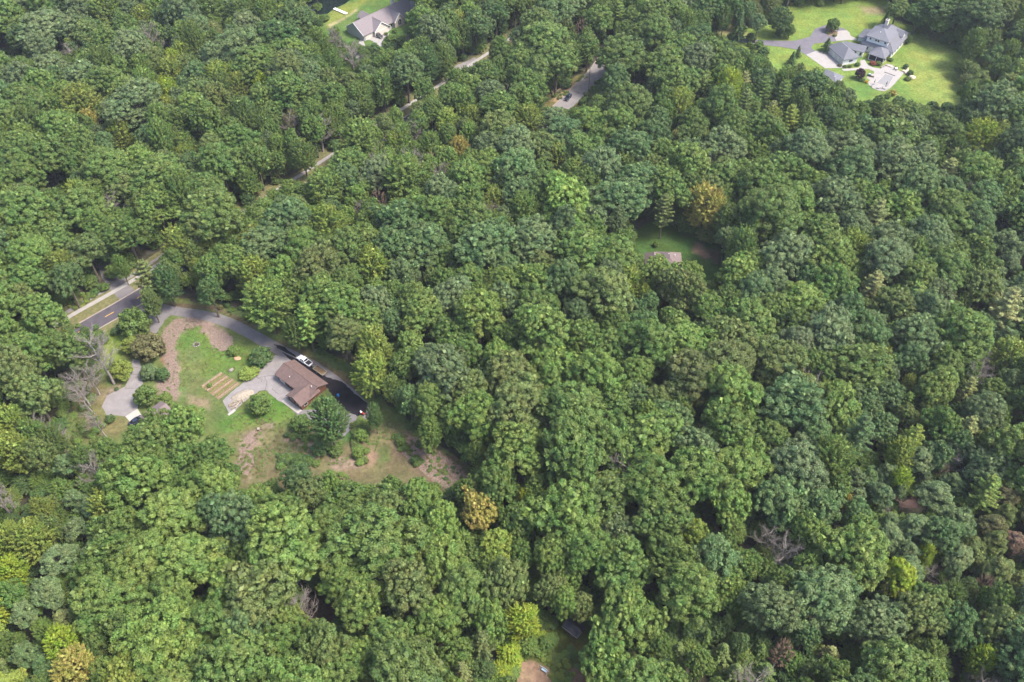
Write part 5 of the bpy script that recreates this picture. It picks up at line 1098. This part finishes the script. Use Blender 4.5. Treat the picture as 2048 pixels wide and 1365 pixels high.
MIX = {'sc_left': ([(SCO, .7), (MAP, .3)], [(gg, .5), (mg, .15), (yg, .2), (ol, .15)]), 'sc_right': ([(SCO, .86), (OAK, .04), (PIN, .1)], [(gg, .55), (ol, .22), (bg, .1), (bw, .13)]), 'spruce': ([(SPR, .6), (OAK, .4)], [(ol, .4), (mg, .6)]),
       'pine': ([(PIN, .5), (OAK, .35), (MAP, .15)], [(mg, .5), (ol, .3), (lg, .2)]), 'ne': ([(SCO, .4), (OAK, .4), (MAP, .2)], [(ol, .3), (mg, .4), (dg, .3)]), 'nw': ([(OAK, .8), (MAP, .2)], [(gg, .3), (mg, .35), (ol, .15), (bg, .12), (yg, .08)]),
       'n': ([(OAK, .84), (MAP, .1), (PIN, .06)], [(mg, .55), (bg, .15), (gg, .15), (dg, .1), (ol, .05)]), 'e': ([(OAK, .86), (MAP, .05), (PIN, .09)], [(mg, .35), (gg, .2), (bg, .22), (lg, .16), (ol, .07)]), 'sw': ([(OAK, .97), (MAP, .03)], [(mg, .35), (lg, .35), (ol, .15), (bg, .08), (yg, .07)]),
       'w': ([(OAK, .8), (MAP, .2)], [(mg, .5), (lg, .15), (bg, .15), (ol, .15), (yg, .05)]), 'mid': ([(OAK, .96), (MAP, .04)], [(mg, .40), (lg, .30), (bg, .12), (gg, .08), (ol, .10)])}
def pick(r, table):
    u = r.random(); s = 0
    for v, w in table:
        s += w
        if u < s: return v
    return table[0][0]
# darts: big crowns first, then ever smaller ones into the gaps
cell = 10.0; GRID = {}
def put(t): GRID.setdefault((int(t['x'] // cell), int(t['y'] // cell)), []).append(t)
def free(x, y, R, f):
    cx, cy = int(x // cell), int(y // cell)
    for i in range(cx - 2, cx + 3):
        for j in range(cy - 2, cy + 3):
            for t in GRID.get((i, j), ()):
                if t['kind'] == 'dead': m = 0.5 * R
                else: m = f * (R + t['R'])
                if (t['x'] - x) ** 2 + (t['y'] - y) ** 2 < m * m: return False
    return True
for t in TREES: put(t)
fr = np.random.default_rng(11)
man = []
for t in TREES:
    if t['kind'] != 'oak' or t['colour'] in ('yellow-green', 'ochre', 'lime'):
        q = P(t['x'], t['y'], NOM[t['kind']][2] * t['h']); man.append((*q, t['R'] * FPX / q[2]))
man = np.array(man)
for (r0, r1, n, f) in ((8.4, 11.0, 6000, .66), (7.0, 8.4, 8000, .64), (6.0, 7.0, 10000, .61), (5.0, 6.2, 16000, .60), (3.6, 5.0, 18000, .60)):
    Y = fr.uniform(48, 560, n); X = fr.uniform(-1, 1, n) * (175 + .42 * Y); R = fr.uniform(r0, r1, n); Hh = 20.0 * (R / 6.5) ** .5 * fr.uniform(.92, 1.12, n) + (vnoise(X + 999, Y + 999, 60, 5) - .5) * 5
    zc = Hh * .72; dep = Y * CP - (zc - CAM_H) * SP; px = 1024 + FPX * X / dep; py = 682.5 - FPX * (Y * SP + (zc - CAM_H) * CP) / dep
    sc = FPX / dep; a = R * sc; sd = np.sin(np.arctan2(CAM_H, Y)); b = np.sqrt((R * sd) ** 2 + (Hh * .3) ** 2 * (1 - sd ** 2)) * sc
    ok = np.ones(n, bool)
    ok &= (np.abs(px - 1024) < 1500)
    for th, fr_ in [(q, .97) for q in np.linspace(0, 2 * math.pi, 22, endpoint=False)] + [(q, .66) for q in np.linspace(0, 2 * math.pi, 14, endpoint=False)] + [(q, .33) for q in np.linspace(0, 2 * math.pi, 7, endpoint=False)]:
        qx, qy = px + fr_ * a * math.cos(th), py + fr_ * b * math.sin(th)
        for poly in CLEAR: ok &= ~in_poly(qx, qy, poly)
    for poly in CLEAR: ok &= ~in_poly(px, py, poly)
    for poly in SITES: ok &= ~in_poly(X, Y, poly)
    idx = np.nonzero(ok)[0]
    d1 = np.min(np.hypot(X[idx, None] - walk_np[None, :, 0], Y[idx, None] - walk_np[None, :, 1]), 1); d2 = np.min(np.hypot(X[idx, None] - st_np[None, :, 0], Y[idx, None] - st_np[None, :, 1]), 1)
    for i in idx[(d1 > 8.5) & (d2 > 5.5)]:
        if not free(X[i], Y[i], R[i], f): continue
        near = (man[:, 2] > dep[i] + 1) & (np.hypot(man[:, 0] - px[i], man[:, 1] - py[i]) < man[:, 3] * .8 + a[i] * .75)
        if R[i] > 4.8 and near.any(): continue
        zn = zone(px[i], py[i]); kinds, cols = MIX[zn]
        if R[i] > 5.8 and zn in ('sc_left', 'sc_right', 'spruce', 'pine'): continue
        k = pick(fr, kinds); c = pick(fr, cols)
        if k == OAK and c == yg: c = lg
        if k == MAP: c = pick(fr, [(lg, .4), (yg, .25), (mg, .3), (li, .05)])
        if k == PIN and fr.random() < .4: c = pick(fr, [(lg, .5), (pg, .5)])
        Ri, Hi = R[i], Hh[i]
        if k == OAK and Ri < 5.5 and fr.random() < .045: k, c, Hi = 'dead', 'grey', Hi * 1.12
        if k in (MAP, PIN): Ri = min(Ri, 5.6)
        if k == SPR: Ri = min(Ri, 3.8); Hi *= .62
        if k == SCO: Ri = min(Ri, 5.0); Hi *= .8
        t = dict(kind=k, colour=c, x=float(X[i]), y=float(Y[i]), R=float(Ri), h=float(Hi), var=None, manual=False, lean=None); TREES.append(t); put(t)

# saplings of the understorey, in the gaps below the canopy
SAPLINGS = []
n = 9000; Y = fr.uniform(75, 460, n); X = fr.uniform(-1, 1, n) * (130 + .34 * Y); R = fr.uniform(2.2, 3.8, n); Hh = R * fr.uniform(1.7, 2.6, n)
zc = Hh * .6; dep = Y * CP - (zc - CAM_H) * SP; px = 1024 + FPX * X / dep; py = 682.5 - FPX * (Y * SP + (zc - CAM_H) * CP) / dep; sc = FPX / dep
ok = np.ones(n, bool)
for th, fr_ in [(q, 1.0) for q in np.linspace(0, 2 * math.pi, 8, endpoint=False)] + [(0, 0)]:
    for poly in CLEAR[:21] + [CLEAR[24]]: ok &= ~in_poly(px + fr_ * R * sc * math.cos(th), py + fr_ * R * sc * math.sin(th), poly)
for poly in SITES: ok &= ~in_poly(X, Y, poly)
idx = np.nonzero(ok)[0]
d1 = np.min(np.hypot(X[idx, None] - walk_np[None, :, 0], Y[idx, None] - walk_np[None, :, 1]), 1); d2 = np.min(np.hypot(X[idx, None] - st_np[None, :, 0], Y[idx, None] - st_np[None, :, 1]), 1)
for i in idx[(d1 > 8.5) & (d2 > 6)]:
    if free(X[i], Y[i], R[i], .34):
        t = dict(kind=MAP if fr.random() < .6 else OAK, colour=pick(fr, [(mg, .5), (dg, .25), (lg, .2), (ol, .05)]), x=float(X[i]), y=float(Y[i]), R=float(R[i]), h=float(Hh[i]), var=None, manual=False, lean=None); SAPLINGS.append(t); put(t)

# ------------------------------------------------------------------ labels that single trees out
LANDMARKS = [('brown L-shaped house', 605, 765), ('vegetable plot', 440, 770), ('garage on the lower driveway', 275, 830), ('yellow road dash', 221, 632), ('side street mouth', 225, 560), ('long taupe-roofed house', 755, 40), ('estate car on the street', 1137, 195), ('big grey-roofed house', 1740, 90), ('covered pool', 1765, 165), ('half-hidden brown roof', 1325, 505),
             ('ochre maple near that clearing', 1412, 404), ('big bare tree amid oaks', 1540, 1085), ('pale blue swing', 1088, 1343), ('dark shed', 1147, 1258), ('rust-coloured tree', 1566, 1304), ('grey bare tree at left edge', 30, 985), ('ochre-topped oak', 956, 1018), ('leafless brown tree by the road', 829, 250), ('pale pine at right edge', 2013, 612), ('lime maple below the estate lawn', 1963, 272), ('blue-green oak in mid-wood', 1287, 655), ('pinkish dying tree', 758, 402), ('ochre maple at bottom edge', 150, 1338), ('dark hole in lower canopy', 640, 1218), ('lime oak', 1796, 1154), ('red soil corner at top', 15, 90), ('pale green maple', 430, 66), ('big grey-green oak at upper wood', 268, 206)]
ORD = ['', 'second', 'third', 'fourth', 'fifth', 'sixth', 'seventh', 'eighth', 'ninth', 'tenth', 'eleventh', 'twelfth', 'thirteenth', 'fourteenth', 'fifteenth', 'sixteenth', 'seventeenth', 'eighteenth', 'nineteenth', 'twentieth', '21st', '22nd', '23rd', '24th', '25th']
DIRS = ['right of', 'up right from', 'above', 'up left from', 'left of', 'down left from', 'below', 'down right from']
WORD = {'oak': 'oak', 'maple': 'feathery maple', 'pine': 'pine', 'spruce': 'spruce', 'scots': 'bushy pine', 'dead': 'bare tree', 'rust': 'withered tree', 'shrub': 'shrub'}
def place(t):
    z = NOM[t['kind']][2] * t['h']; t['px'], t['py'], t['dep'] = P(t['x'], t['y'], z); t['sz'] = FPX / t['dep'] * t['R']
    t['in'] = -10 < t['px'] < 2058 and -10 < t['py'] < 1375
    lm = min(LANDMARKS, key=lambda l: (l[1] - t['px']) ** 2 + (l[2] - t['py']) ** 2 if abs(l[1] - t['px']) + abs(l[2] - t['py']) > 14 else 1e12)
    t['lm'] = lm[0]; t['ld'] = math.hypot(lm[1] - t['px'], lm[2] - t['py']); t['dir'] = DIRS[int(round(math.atan2(lm[2] - t['py'], t['px'] - lm[1]) / (math.pi / 4))) % 8]
def relabel(ts):
    keyed = {}
    for t in ts:
        if t['in']: keyed.setdefault((t['colour'], WORD[t['kind']], t['lm'], t['dir']), []).append(t)
    for (c, w, lm, d), g in keyed.items():
        g.sort(key=lambda t: t['ld'])
        for i, t in enumerate(g):
            c_ = 'rust-brown' if c == 'rust' else c
            t['label'] = f'{c_} {w} {d} the {lm}' if len(g) == 1 else f'{c_} {w}, {(ORD[i] + " ") if i else ""}closest {d} the {lm}'
for t in TREES: place(t)
NAME = {'oak': 'oak_tree', 'maple': 'maple_tree', 'pine': 'pine_tree', 'spruce': 'spruce_tree', 'scots': 'scots_pine', 'dead': 'dead_tree', 'rust': 'withered_tree', 'shrub': 'shrub'}
GROUP = {'oak': 'oaks of the wood', 'maple': 'feathery maples of the wood', 'pine': 'pines of the wood', 'spruce': 'spruces', 'scots': 'bushy pines', 'dead': 'bare dead trees', 'rust': 'withered trees', 'shrub': 'shrubs'}
CAT = {'oak': 'oak', 'maple': 'maple', 'pine': 'pine', 'spruce': 'spruce', 'scots': 'pine', 'dead': 'dead tree', 'rust': 'tree', 'shrub': 'shrub'}
def tinted(t, r):
    c = np.array(TINT.get(t['colour'], (.1, .1, .1))); v = r.uniform(.90, 1.13)
    return [float(x) for x in c * v * (1 + r.normal(size=3) * .025)]
tr_ = np.random.default_rng(23)
def tree_object(t, label=None):
    kit = KIT[t['kind']]; v = t['var'] if t['var'] is not None else int(tr_.integers(len(kit))); cm, tm = kit[v % len(kit)]
    nR, nH, _ = NOM[t['kind']]; e = empty(NAME[t['kind']], (t['x'], t['y'], 0), 0, label or t.get('label'), CAT[t['kind']], GROUP[t['kind']])
    ln = t['lean'] or (0, 0); e.rotation_euler = (-ln[1], ln[0], float(tr_.uniform(0, 6.283)) if not t['lean'] else 0.0)
    s = t['R'] / nR; w_ = float(tr_.uniform(.86, 1.16)) if t['kind'] in ('oak', 'maple', 'scots') else 1.0; e.scale = (s * w_, s / w_, t['h'] / nH)
    c = bpy.data.objects.new('branches' if t['kind'] == 'dead' else ('leaves' if t['kind'] == 'shrub' else 'crown'), cm); k = bpy.data.objects.new('stems' if t['kind'] == 'shrub' else 'trunk', tm)
    for o in (c, k): COL.objects.link(o); o.parent = e
    c['tint'] = tinted(t, tr_)
    return e
def chosen(kind, most):
    ts = [t for t in TREES if t['kind'] == kind and t['in']]; ts.sort(key=lambda t: -t['sz'] * (1.3 if t['manual'] else 1)); return ts[:most]
relabel(TREES)
singles = []
for k in ('oak', 'maple', 'pine', 'spruce', 'scots', 'dead', 'rust'): singles += chosen(k, 300)
sid = {id(t) for t in singles}
for t in singles: tree_object(t)
rest = [t for t in TREES if id(t) not in sid] + SAPLINGS

# ------------------------------------------------------------------ the rest of the wood and its undergrowth: one object each
def scatter(name, ts, label, cat):
    n = len(ts); kinds = sorted({t['kind'] for t in ts}); protos = []
    cols = []
    for part in (0, 1):
        cl = bpy.data.collections.new(name + ('_crown_kit' if part == 0 else '_trunk_kit')); cols.append(cl)
    base = {}; kk = 0
    for k in kinds:
        base[k] = kk
        for cm, tm in KIT[k]:
            for part, me in ((0, cm), (1, tm)):
                o = bpy.data.objects.new(f'{name}_{kk:03d}', me); cols[part].objects.link(o)
            kk += 1
    me = bpy.data.meshes.new(name); me.vertices.add(n); me.vertices.foreach_set('co', np.array([(t['x'], t['y'], t.get('z', 0.0)) for t in ts], np.float32).ravel())
    a = me.attributes.new('variant', 'INT', 'POINT'); a.data.foreach_set('value', np.array([base[t['kind']] + int(tr_.integers(len(KIT[t['kind']]))) for t in ts], np.int32))
    a = me.attributes.new('turn', 'FLOAT_VECTOR', 'POINT'); a.data.foreach_set('vector', np.array([(0, 0, tr_.uniform(0, 6.283)) for t in ts], np.float32).ravel())
    a = me.attributes.new('size', 'FLOAT_VECTOR', 'POINT'); a.data.foreach_set('vector', np.array([(t['R'] / NOM[t['kind']][0], t['R'] / NOM[t['kind']][0], t['h'] / NOM[t['kind']][1]) for t in ts], np.float32).ravel())
    a = me.attributes.new('tint', 'FLOAT_COLOR', 'POINT'); a.data.foreach_set('color', np.array([(*tinted(t, tr_), 1) for t in ts], np.float32).ravel())
    o = bpy.data.objects.new(name, me); COL.objects.link(o); tag(o, label, cat, kind='stuff')
    ng = bpy.data.node_groups.new(name, 'GeometryNodeTree'); ng.interface.new_socket('Geometry', in_out='INPUT', socket_type='NodeSocketGeometry'); ng.interface.new_socket('Geometry', in_out='OUTPUT', socket_type='NodeSocketGeometry')
    N, L = ng.nodes, ng.links; gi, go = N.new('NodeGroupInput'), N.new('NodeGroupOutput'); jn = N.new('GeometryNodeJoinGeometry')
    def att(nm, ty):
        x = N.new('GeometryNodeInputNamedAttribute'); x.data_type = ty; x.inputs['Name'].default_value = nm; return x.outputs['Attribute']
    m2p = N.new('GeometryNodeMeshToPoints'); L.new(gi.outputs[0], m2p.inputs['Mesh'])
    for part in (1, 0):
        ci = N.new('GeometryNodeCollectionInfo'); ci.inputs['Collection'].default_value = cols[part]; ci.inputs['Separate Children'].default_value = True; ci.inputs['Reset Children'].default_value = True
        ip = N.new('GeometryNodeInstanceOnPoints'); ip.inputs['Pick Instance'].default_value = True
        L.new(m2p.outputs[0], ip.inputs['Points']); L.new(ci.outputs[0], ip.inputs['Instance']); L.new(att('variant', 'INT'), ip.inputs['Instance Index'])
        L.new(att('turn', 'FLOAT_VECTOR'), ip.inputs['Rotation']); L.new(att('size', 'FLOAT_VECTOR'), ip.inputs['Scale']); L.new(ip.outputs[0], jn.inputs[0])
    L.new(jn.outputs[0], go.inputs[0]); md = o.modifiers.new('scatter', 'NODES'); md.node_group = ng
    return o
scatter('forest', rest, 'the farther and smaller trees of the unbroken green wood', 'forest')
ur_ = np.random.default_rng(5); under = []
X = ur_.uniform(-330, 330, 26000); Y = ur_.uniform(70, 470, 26000)
ok = np.abs(X) < 150 + .42 * Y
for poly in SITES: ok &= ~in_poly(X, Y, poly)
for poly in [GP(c) for c in CLEAR[14:20]]: ok &= ~in_poly(X, Y, poly)
ok &= np.min(np.hypot(X[:, None] - walk_np[None, ::3, 0], Y[:, None] - walk_np[None, ::3, 1]), 1) > 7.6
ok &= np.min(np.hypot(X[:, None] - st_np[None, ::2, 0], Y[:, None] - st_np[None, ::2, 1]), 1) > 6
for i in np.nonzero(ok)[0][:6000]:
    R = ur_.uniform(1.2, 3.0); under.append(dict(kind='shrub', colour=[mg, dg, lg, mg][int(ur_.integers(4))], x=float(X[i]), y=float(Y[i]), R=float(R), h=float(R * ur_.uniform(1.0, 2.2))))
# rough weeds round the yard, the street and the sandy clearing
def weeds(px, n, r0, r1, cols, hf=(.5, 1.0)):
    poly = GP(px); xs = [p.x for p in poly]; ys = [p.y for p in poly]; c = 0
    while c < n:
        x, y = ur_.uniform(min(xs), max(xs)), ur_.uniform(min(ys), max(ys))
        if in_poly(np.array(x), np.array(y), poly): c += 1; R = ur_.uniform(r0, r1); under.append(dict(kind='shrub', colour=cols[int(ur_.integers(len(cols)))], x=float(x), y=float(y), R=float(R), h=float(R * ur_.uniform(*hf) * 1.6)))
weeds(C6([(560, 930), (700, 900), (840, 960), (860, 1040), (700, 1060), (600, 1000)]), 60, .3, 1.1, [mg, lg, dg])
weeds(C6([(450, 1060), (560, 1050), (700, 1080), (720, 1110), (480, 1130)]), 40, .4, 1.4, [dg, mg])
weeds(C6([(900, 850), (1010, 860), (1000, 1100), (930, 1110)]), 60, .4, 1.3, [mg, lg, ol])
weeds(C6([(1170, 920), (1230, 920), (1240, 1030), (1180, 1020)]), 25, .4, 1.2, [mg, dg])
weeds(C6([(1260, 1050), (1320, 1050), (1320, 1120), (1270, 1110)]), 10, .5, 1.3, [dg, mg])
weeds(C5([(380, 470), (600, 340), (640, 370), (460, 500)]), 70, .3, 1.0, [yg, lg, ol])
weeds(C5([(400, 560), (620, 620), (640, 760), (620, 900), (480, 900), (380, 700)]), 60, .5, 1.6, [mg, ol, dg])
weeds(C5([(300, 880), (500, 920), (600, 1100), (640, 1240), (540, 1300), (420, 1300), (250, 1200)]), 90, .4, 1.6, [mg, lg, ol])
weeds([(1000, 1300), (1060, 1265), (1110, 1280), (1085, 1315), (1060, 1312), (1035, 1320), (1020, 1400), (970, 1400)], 130, .7, 2.0, [li, lg, mg], (.5, .9))
weeds([(1085, 1320), (1130, 1300), (1150, 1350), (1140, 1395), (1120, 1390)], 80, .3, .9, [lg, ol, yg], (.3, .8))
weeds([(1135, 1290), (1170, 1290), (1200, 1340), (1150, 1340)], 40, .3, .9, [ol, mg], (.3, .8))
weeds([(1098, 200), (1135, 172), (1170, 152), (1175, 155), (1150, 172), (1125, 200)], 40, .3, .8, [ol, yg, mg])
weeds([(1160, 205), (1185, 175), (1200, 160), (1205, 175), (1180, 215)], 25, .6, 1.6, [mg, pg])
weeds([(1430, 30), (1470, 35), (1478, 45), (1440, 45)], 30, .6, 1.4, [oc, yg])
weeds([(440, 600), (560, 650), (640, 690), (680, 730), (650, 712), (600, 690), (540, 660), (440, 620)], 70, .3, 1.1, [dg, mg, bw])
weeds(C5([(1060, 640), (1160, 580), (1300, 700), (1480, 700), (1536, 780), (1400, 860), (1200, 900), (1100, 1010), (1060, 900)]), 260, .12, .4, [ol, lg, mg, bw], (.15, .4))
weeds(C6([(120, 850), (320, 760), (560, 800), (560, 900), (400, 860), (300, 900), (200, 960), (240, 1180), (420, 1120), (560, 1080), (900, 1120), (1100, 1000), (1200, 880), (1120, 860), (960, 1000), (700, 1080), (560, 960), (300, 1000)]), 420, .12, .5, [ol, bw, mg, ol], (.2, .5))
weeds(C6([(250, 960), (480, 880), (600, 950), (700, 1090), (420, 1180), (240, 1190)]), 140, .15, .6, [bw, ol, bw], (.2, .5))
weeds(C6([(1150, 960), (1240, 930), (1560, 1120), (1600, 1220), (1500, 1260), (1250, 1060)]), 110, .2, .7, [bw, ol, dg], (.3, .7))
weeds(C5([(960, 640), (1060, 560), (1200, 560), (1200, 590), (1070, 650), (1050, 760), (1080, 960), (1000, 980), (1000, 800)]), 90, .12, .4, [bw, ol], (.2, .5))
for t in under: t.setdefault('var', None)
scatter('undergrowth', under, 'low bushes and weeds under and along the trees', 'undergrowth')

# ------------------------------------------------------------------ garden shrubs and small trees, each its own
def bush(px, py, wpx, colour, label, hf=1.0, kind='shrub', h=None, cat=None):
    q = G(px, py); sc = FPX / P(q.x, q.y)[2]; R = wpx / 2 / sc
    if h is None: h = R * 1.85 * hf
    q = G(px, py, h * .45); t = dict(kind=kind, colour=colour, x=q.x, y=q.y, R=R, h=h, var=None, manual=True, lean=None); place(t)
    e = tree_object(t, label)
    if cat: e['category'] = cat
    return e
for a in (
 (520, 810, 46, mg, 'round mid green shrub alone on lawn below the wood chip heap'), (521, 713, 46, dg, 'dark oval shrub at the upper corner of the parking pad', .8), (467, 702, 26, lg, 'small bright shrub beside the orange rock heap', .7), (494, 748, 34, yg, 'low lime shrub bordering the parking pad, upper one', .5), (508, 742, 26, yg, 'low lime shrub touching the dark oval shrub', .5),
 (270, 647, 60, mg, 'tall rounded green shrub between road and driveway mouth', 1.15), (297, 694, 62, bw, 'wide brown-tinged bush above the lower driveway', .9), (262, 690, 40, yg, 'yellow-green bush left of the wide brown-tinged bush', .9), (243, 742, 44, yg, 'yellow-green bush along the left edge of the lower driveway', 1.0), (298, 745, 36, gg, 'grey-green loose shrub right of the lower driveway', .9), (326, 750, 28, dg, 'dark compact shrub at the mulch strip', 1.1), (291, 792, 44, mg, 'round green shrub beside the lower driveway turning area', 1.1), (330, 798, 30, lg, 'light green shrub below the dark compact shrub', .8),
 (240, 656, 18, dg, 'dark hedge bush along the road verge, upper of three', .9), (230, 664, 18, dg, 'dark hedge bush along the road verge, middle of three', .9), (208, 679, 20, dg, 'dark hedge bush along the road verge, lowest of three', .9), (220, 838, 20, dg, 'small dark shrub at the lower driveway corner', .9), (233, 778, 9, dg, 'tiny shrub on mulch left of the lower driveway', .9),
 (602, 848, 42, mg, 'green shrub below the porch slab of the brown house', .8), (574, 870, 13, dg, 'small dark shrub left of bare pinkish soil', .9), (586, 877, 12, mg, 'small green shrub on bare pinkish soil', .9), (722, 872, 28, lg, 'light green shrub below the red machine', 1.2), (716, 908, 22, lg, 'light green shrub in rough grass under the broken pavement', 1.1), (420, 771, 11, lg, 'leafy green clump in the vegetable plot', .8), (640, 898, 34, dg, 'dark undergrowth bush at the foot of the tall yard tree', .8), (672, 902, 28, mg, 'green undergrowth bush right of the tall yard tree foot', .8), (800, 884, 18, mg, 'green bush on brown slope at the wood edge', 1), (830, 921, 18, dg, 'dark bush alone on the brown slope', 1),
 (1666, 51, 25, mg, 'small green tree on the island of the estate drive', 1.3), (1812, 133, 11, dg, 'dark round shrub on lawn right of the pool deck', 1), (1821, 146, 13, dg, 'dark shrub in the rockery by the pool', .9), (1816, 158, 14, mg, 'low green shrub at the lower end of the rockery', .5), (1775, 192, 14, mg, 'green shrub at the lower rim of the pool deck', .8), (1786, 186, 16, oc, 'ochre grasses beside the pool deck rim', .7), (1733, 164, 7, 'yellow', 'yellow flowering plant beneath the purple tree', .8), (1724, 160, 12, dg, 'dark low shrub under the purple tree', .6), (1747, 127, 15, 'red', 'red-leaved shrub below the screened porch', .5), (1758, 127, 14, ol, 'olive shrub right of the red-leaved shrub', .6), (1766, 118, 11, mg, 'green shrub beside the screened porch', .7), (1774, 115, 12, yg, 'yellow-green bush at the porch corner', .7), (1782, 120, 10, mg, 'green bush between porch corner and lawn', .7), (1715, 129, 10, dg, 'dark shrub at the garage front corner of the estate', .8), (1700, 133, 9, ol, 'olive bedding shrub below the estate garage window', .6), (1690, 133, 9, mg, 'green bedding shrub left of the estate garage window', .6), (1680, 131, 9, bw, 'brown-tinged bedding shrub at the estate garage corner', .6), (1718, 87, 11, mg, 'green shrub at the estate entrance wing', .8), (1710, 90, 8, pg, 'pale shrub left of the estate entrance wing', .7), (1656, 66, 8, yg, 'low yellow-green plant on the drive island, left', .5), (1670, 71, 9, ol, 'olive plant on the drive island, right', .5), (1446, 57, 6, dg, 'tiny dark shrub on the tan corner lawn', .9), (1815, 78, 20, mg, 'rounded bush at the right end of the estate house', 1.0), (1566, 64, 30, dg, 'dark bush at the foot of the tall lawn tree beside the estate drive', .9), (1520, 88, 15, dg, 'dark bush at the left bend of the estate drive', 1.1),
 (772, 68, 9, ol, 'small shrub at the long house driveway edge', .7), (790, 62, 12, mg, 'green shrub in front of the long house gable', .8), (1312, 489, 12, mg, 'small young tree on the shaded lawn behind the brown roof', 1.2)): bush(*a)
bush(1720, 149, 21, 'purple', 'dark purple-leaved tree on the lawn beside the pool deck', 1.15, cat='tree')
for a in ((1655, 91, 16, dg, 'blue-dark conical spruce at the estate garage corner', 7.0), (1585, 118, 14, dg, 'conical spruce on lawn, left one of the pair by the estate drive', 7.0), (1597, 104, 10, dg, 'conical spruce on lawn, right one of the pair by the estate drive', 6.0), (1770, 43, 14, dg, 'dark conical spruce above the estate house', 8.0)):
    bush(a[0], a[1], a[2] * 1.7, a[3], a[4], kind='spruce', h=a[5])

# ------------------------------------------------------------------ thin summer haze over the whole place
hz = MB().box((0, 1300, 108.5), (5400, 4700, 219.0)).build('haze', M_VENT); hz.data.materials.clear()
hm = bpy.data.materials.new('thin_haze'); hm.use_nodes = True; hm.node_tree.nodes.clear()
pv = hm.node_tree.nodes.new('ShaderNodeVolumePrincipled'); pv.inputs['Color'].default_value = (.86, .92, 1.0, 1); pv.inputs['Density'].default_value = 0.00009; pv.inputs['Anisotropy'].default_value = 0.2
ho = hm.node_tree.nodes.new('ShaderNodeOutputMaterial'); hm.node_tree.links.new(pv.outputs[0], ho.inputs['Volume'])
hz.data.materials.append(hm); tag(hz, 'thin pale summer haze filling the air', 'haze', kind='stuff')
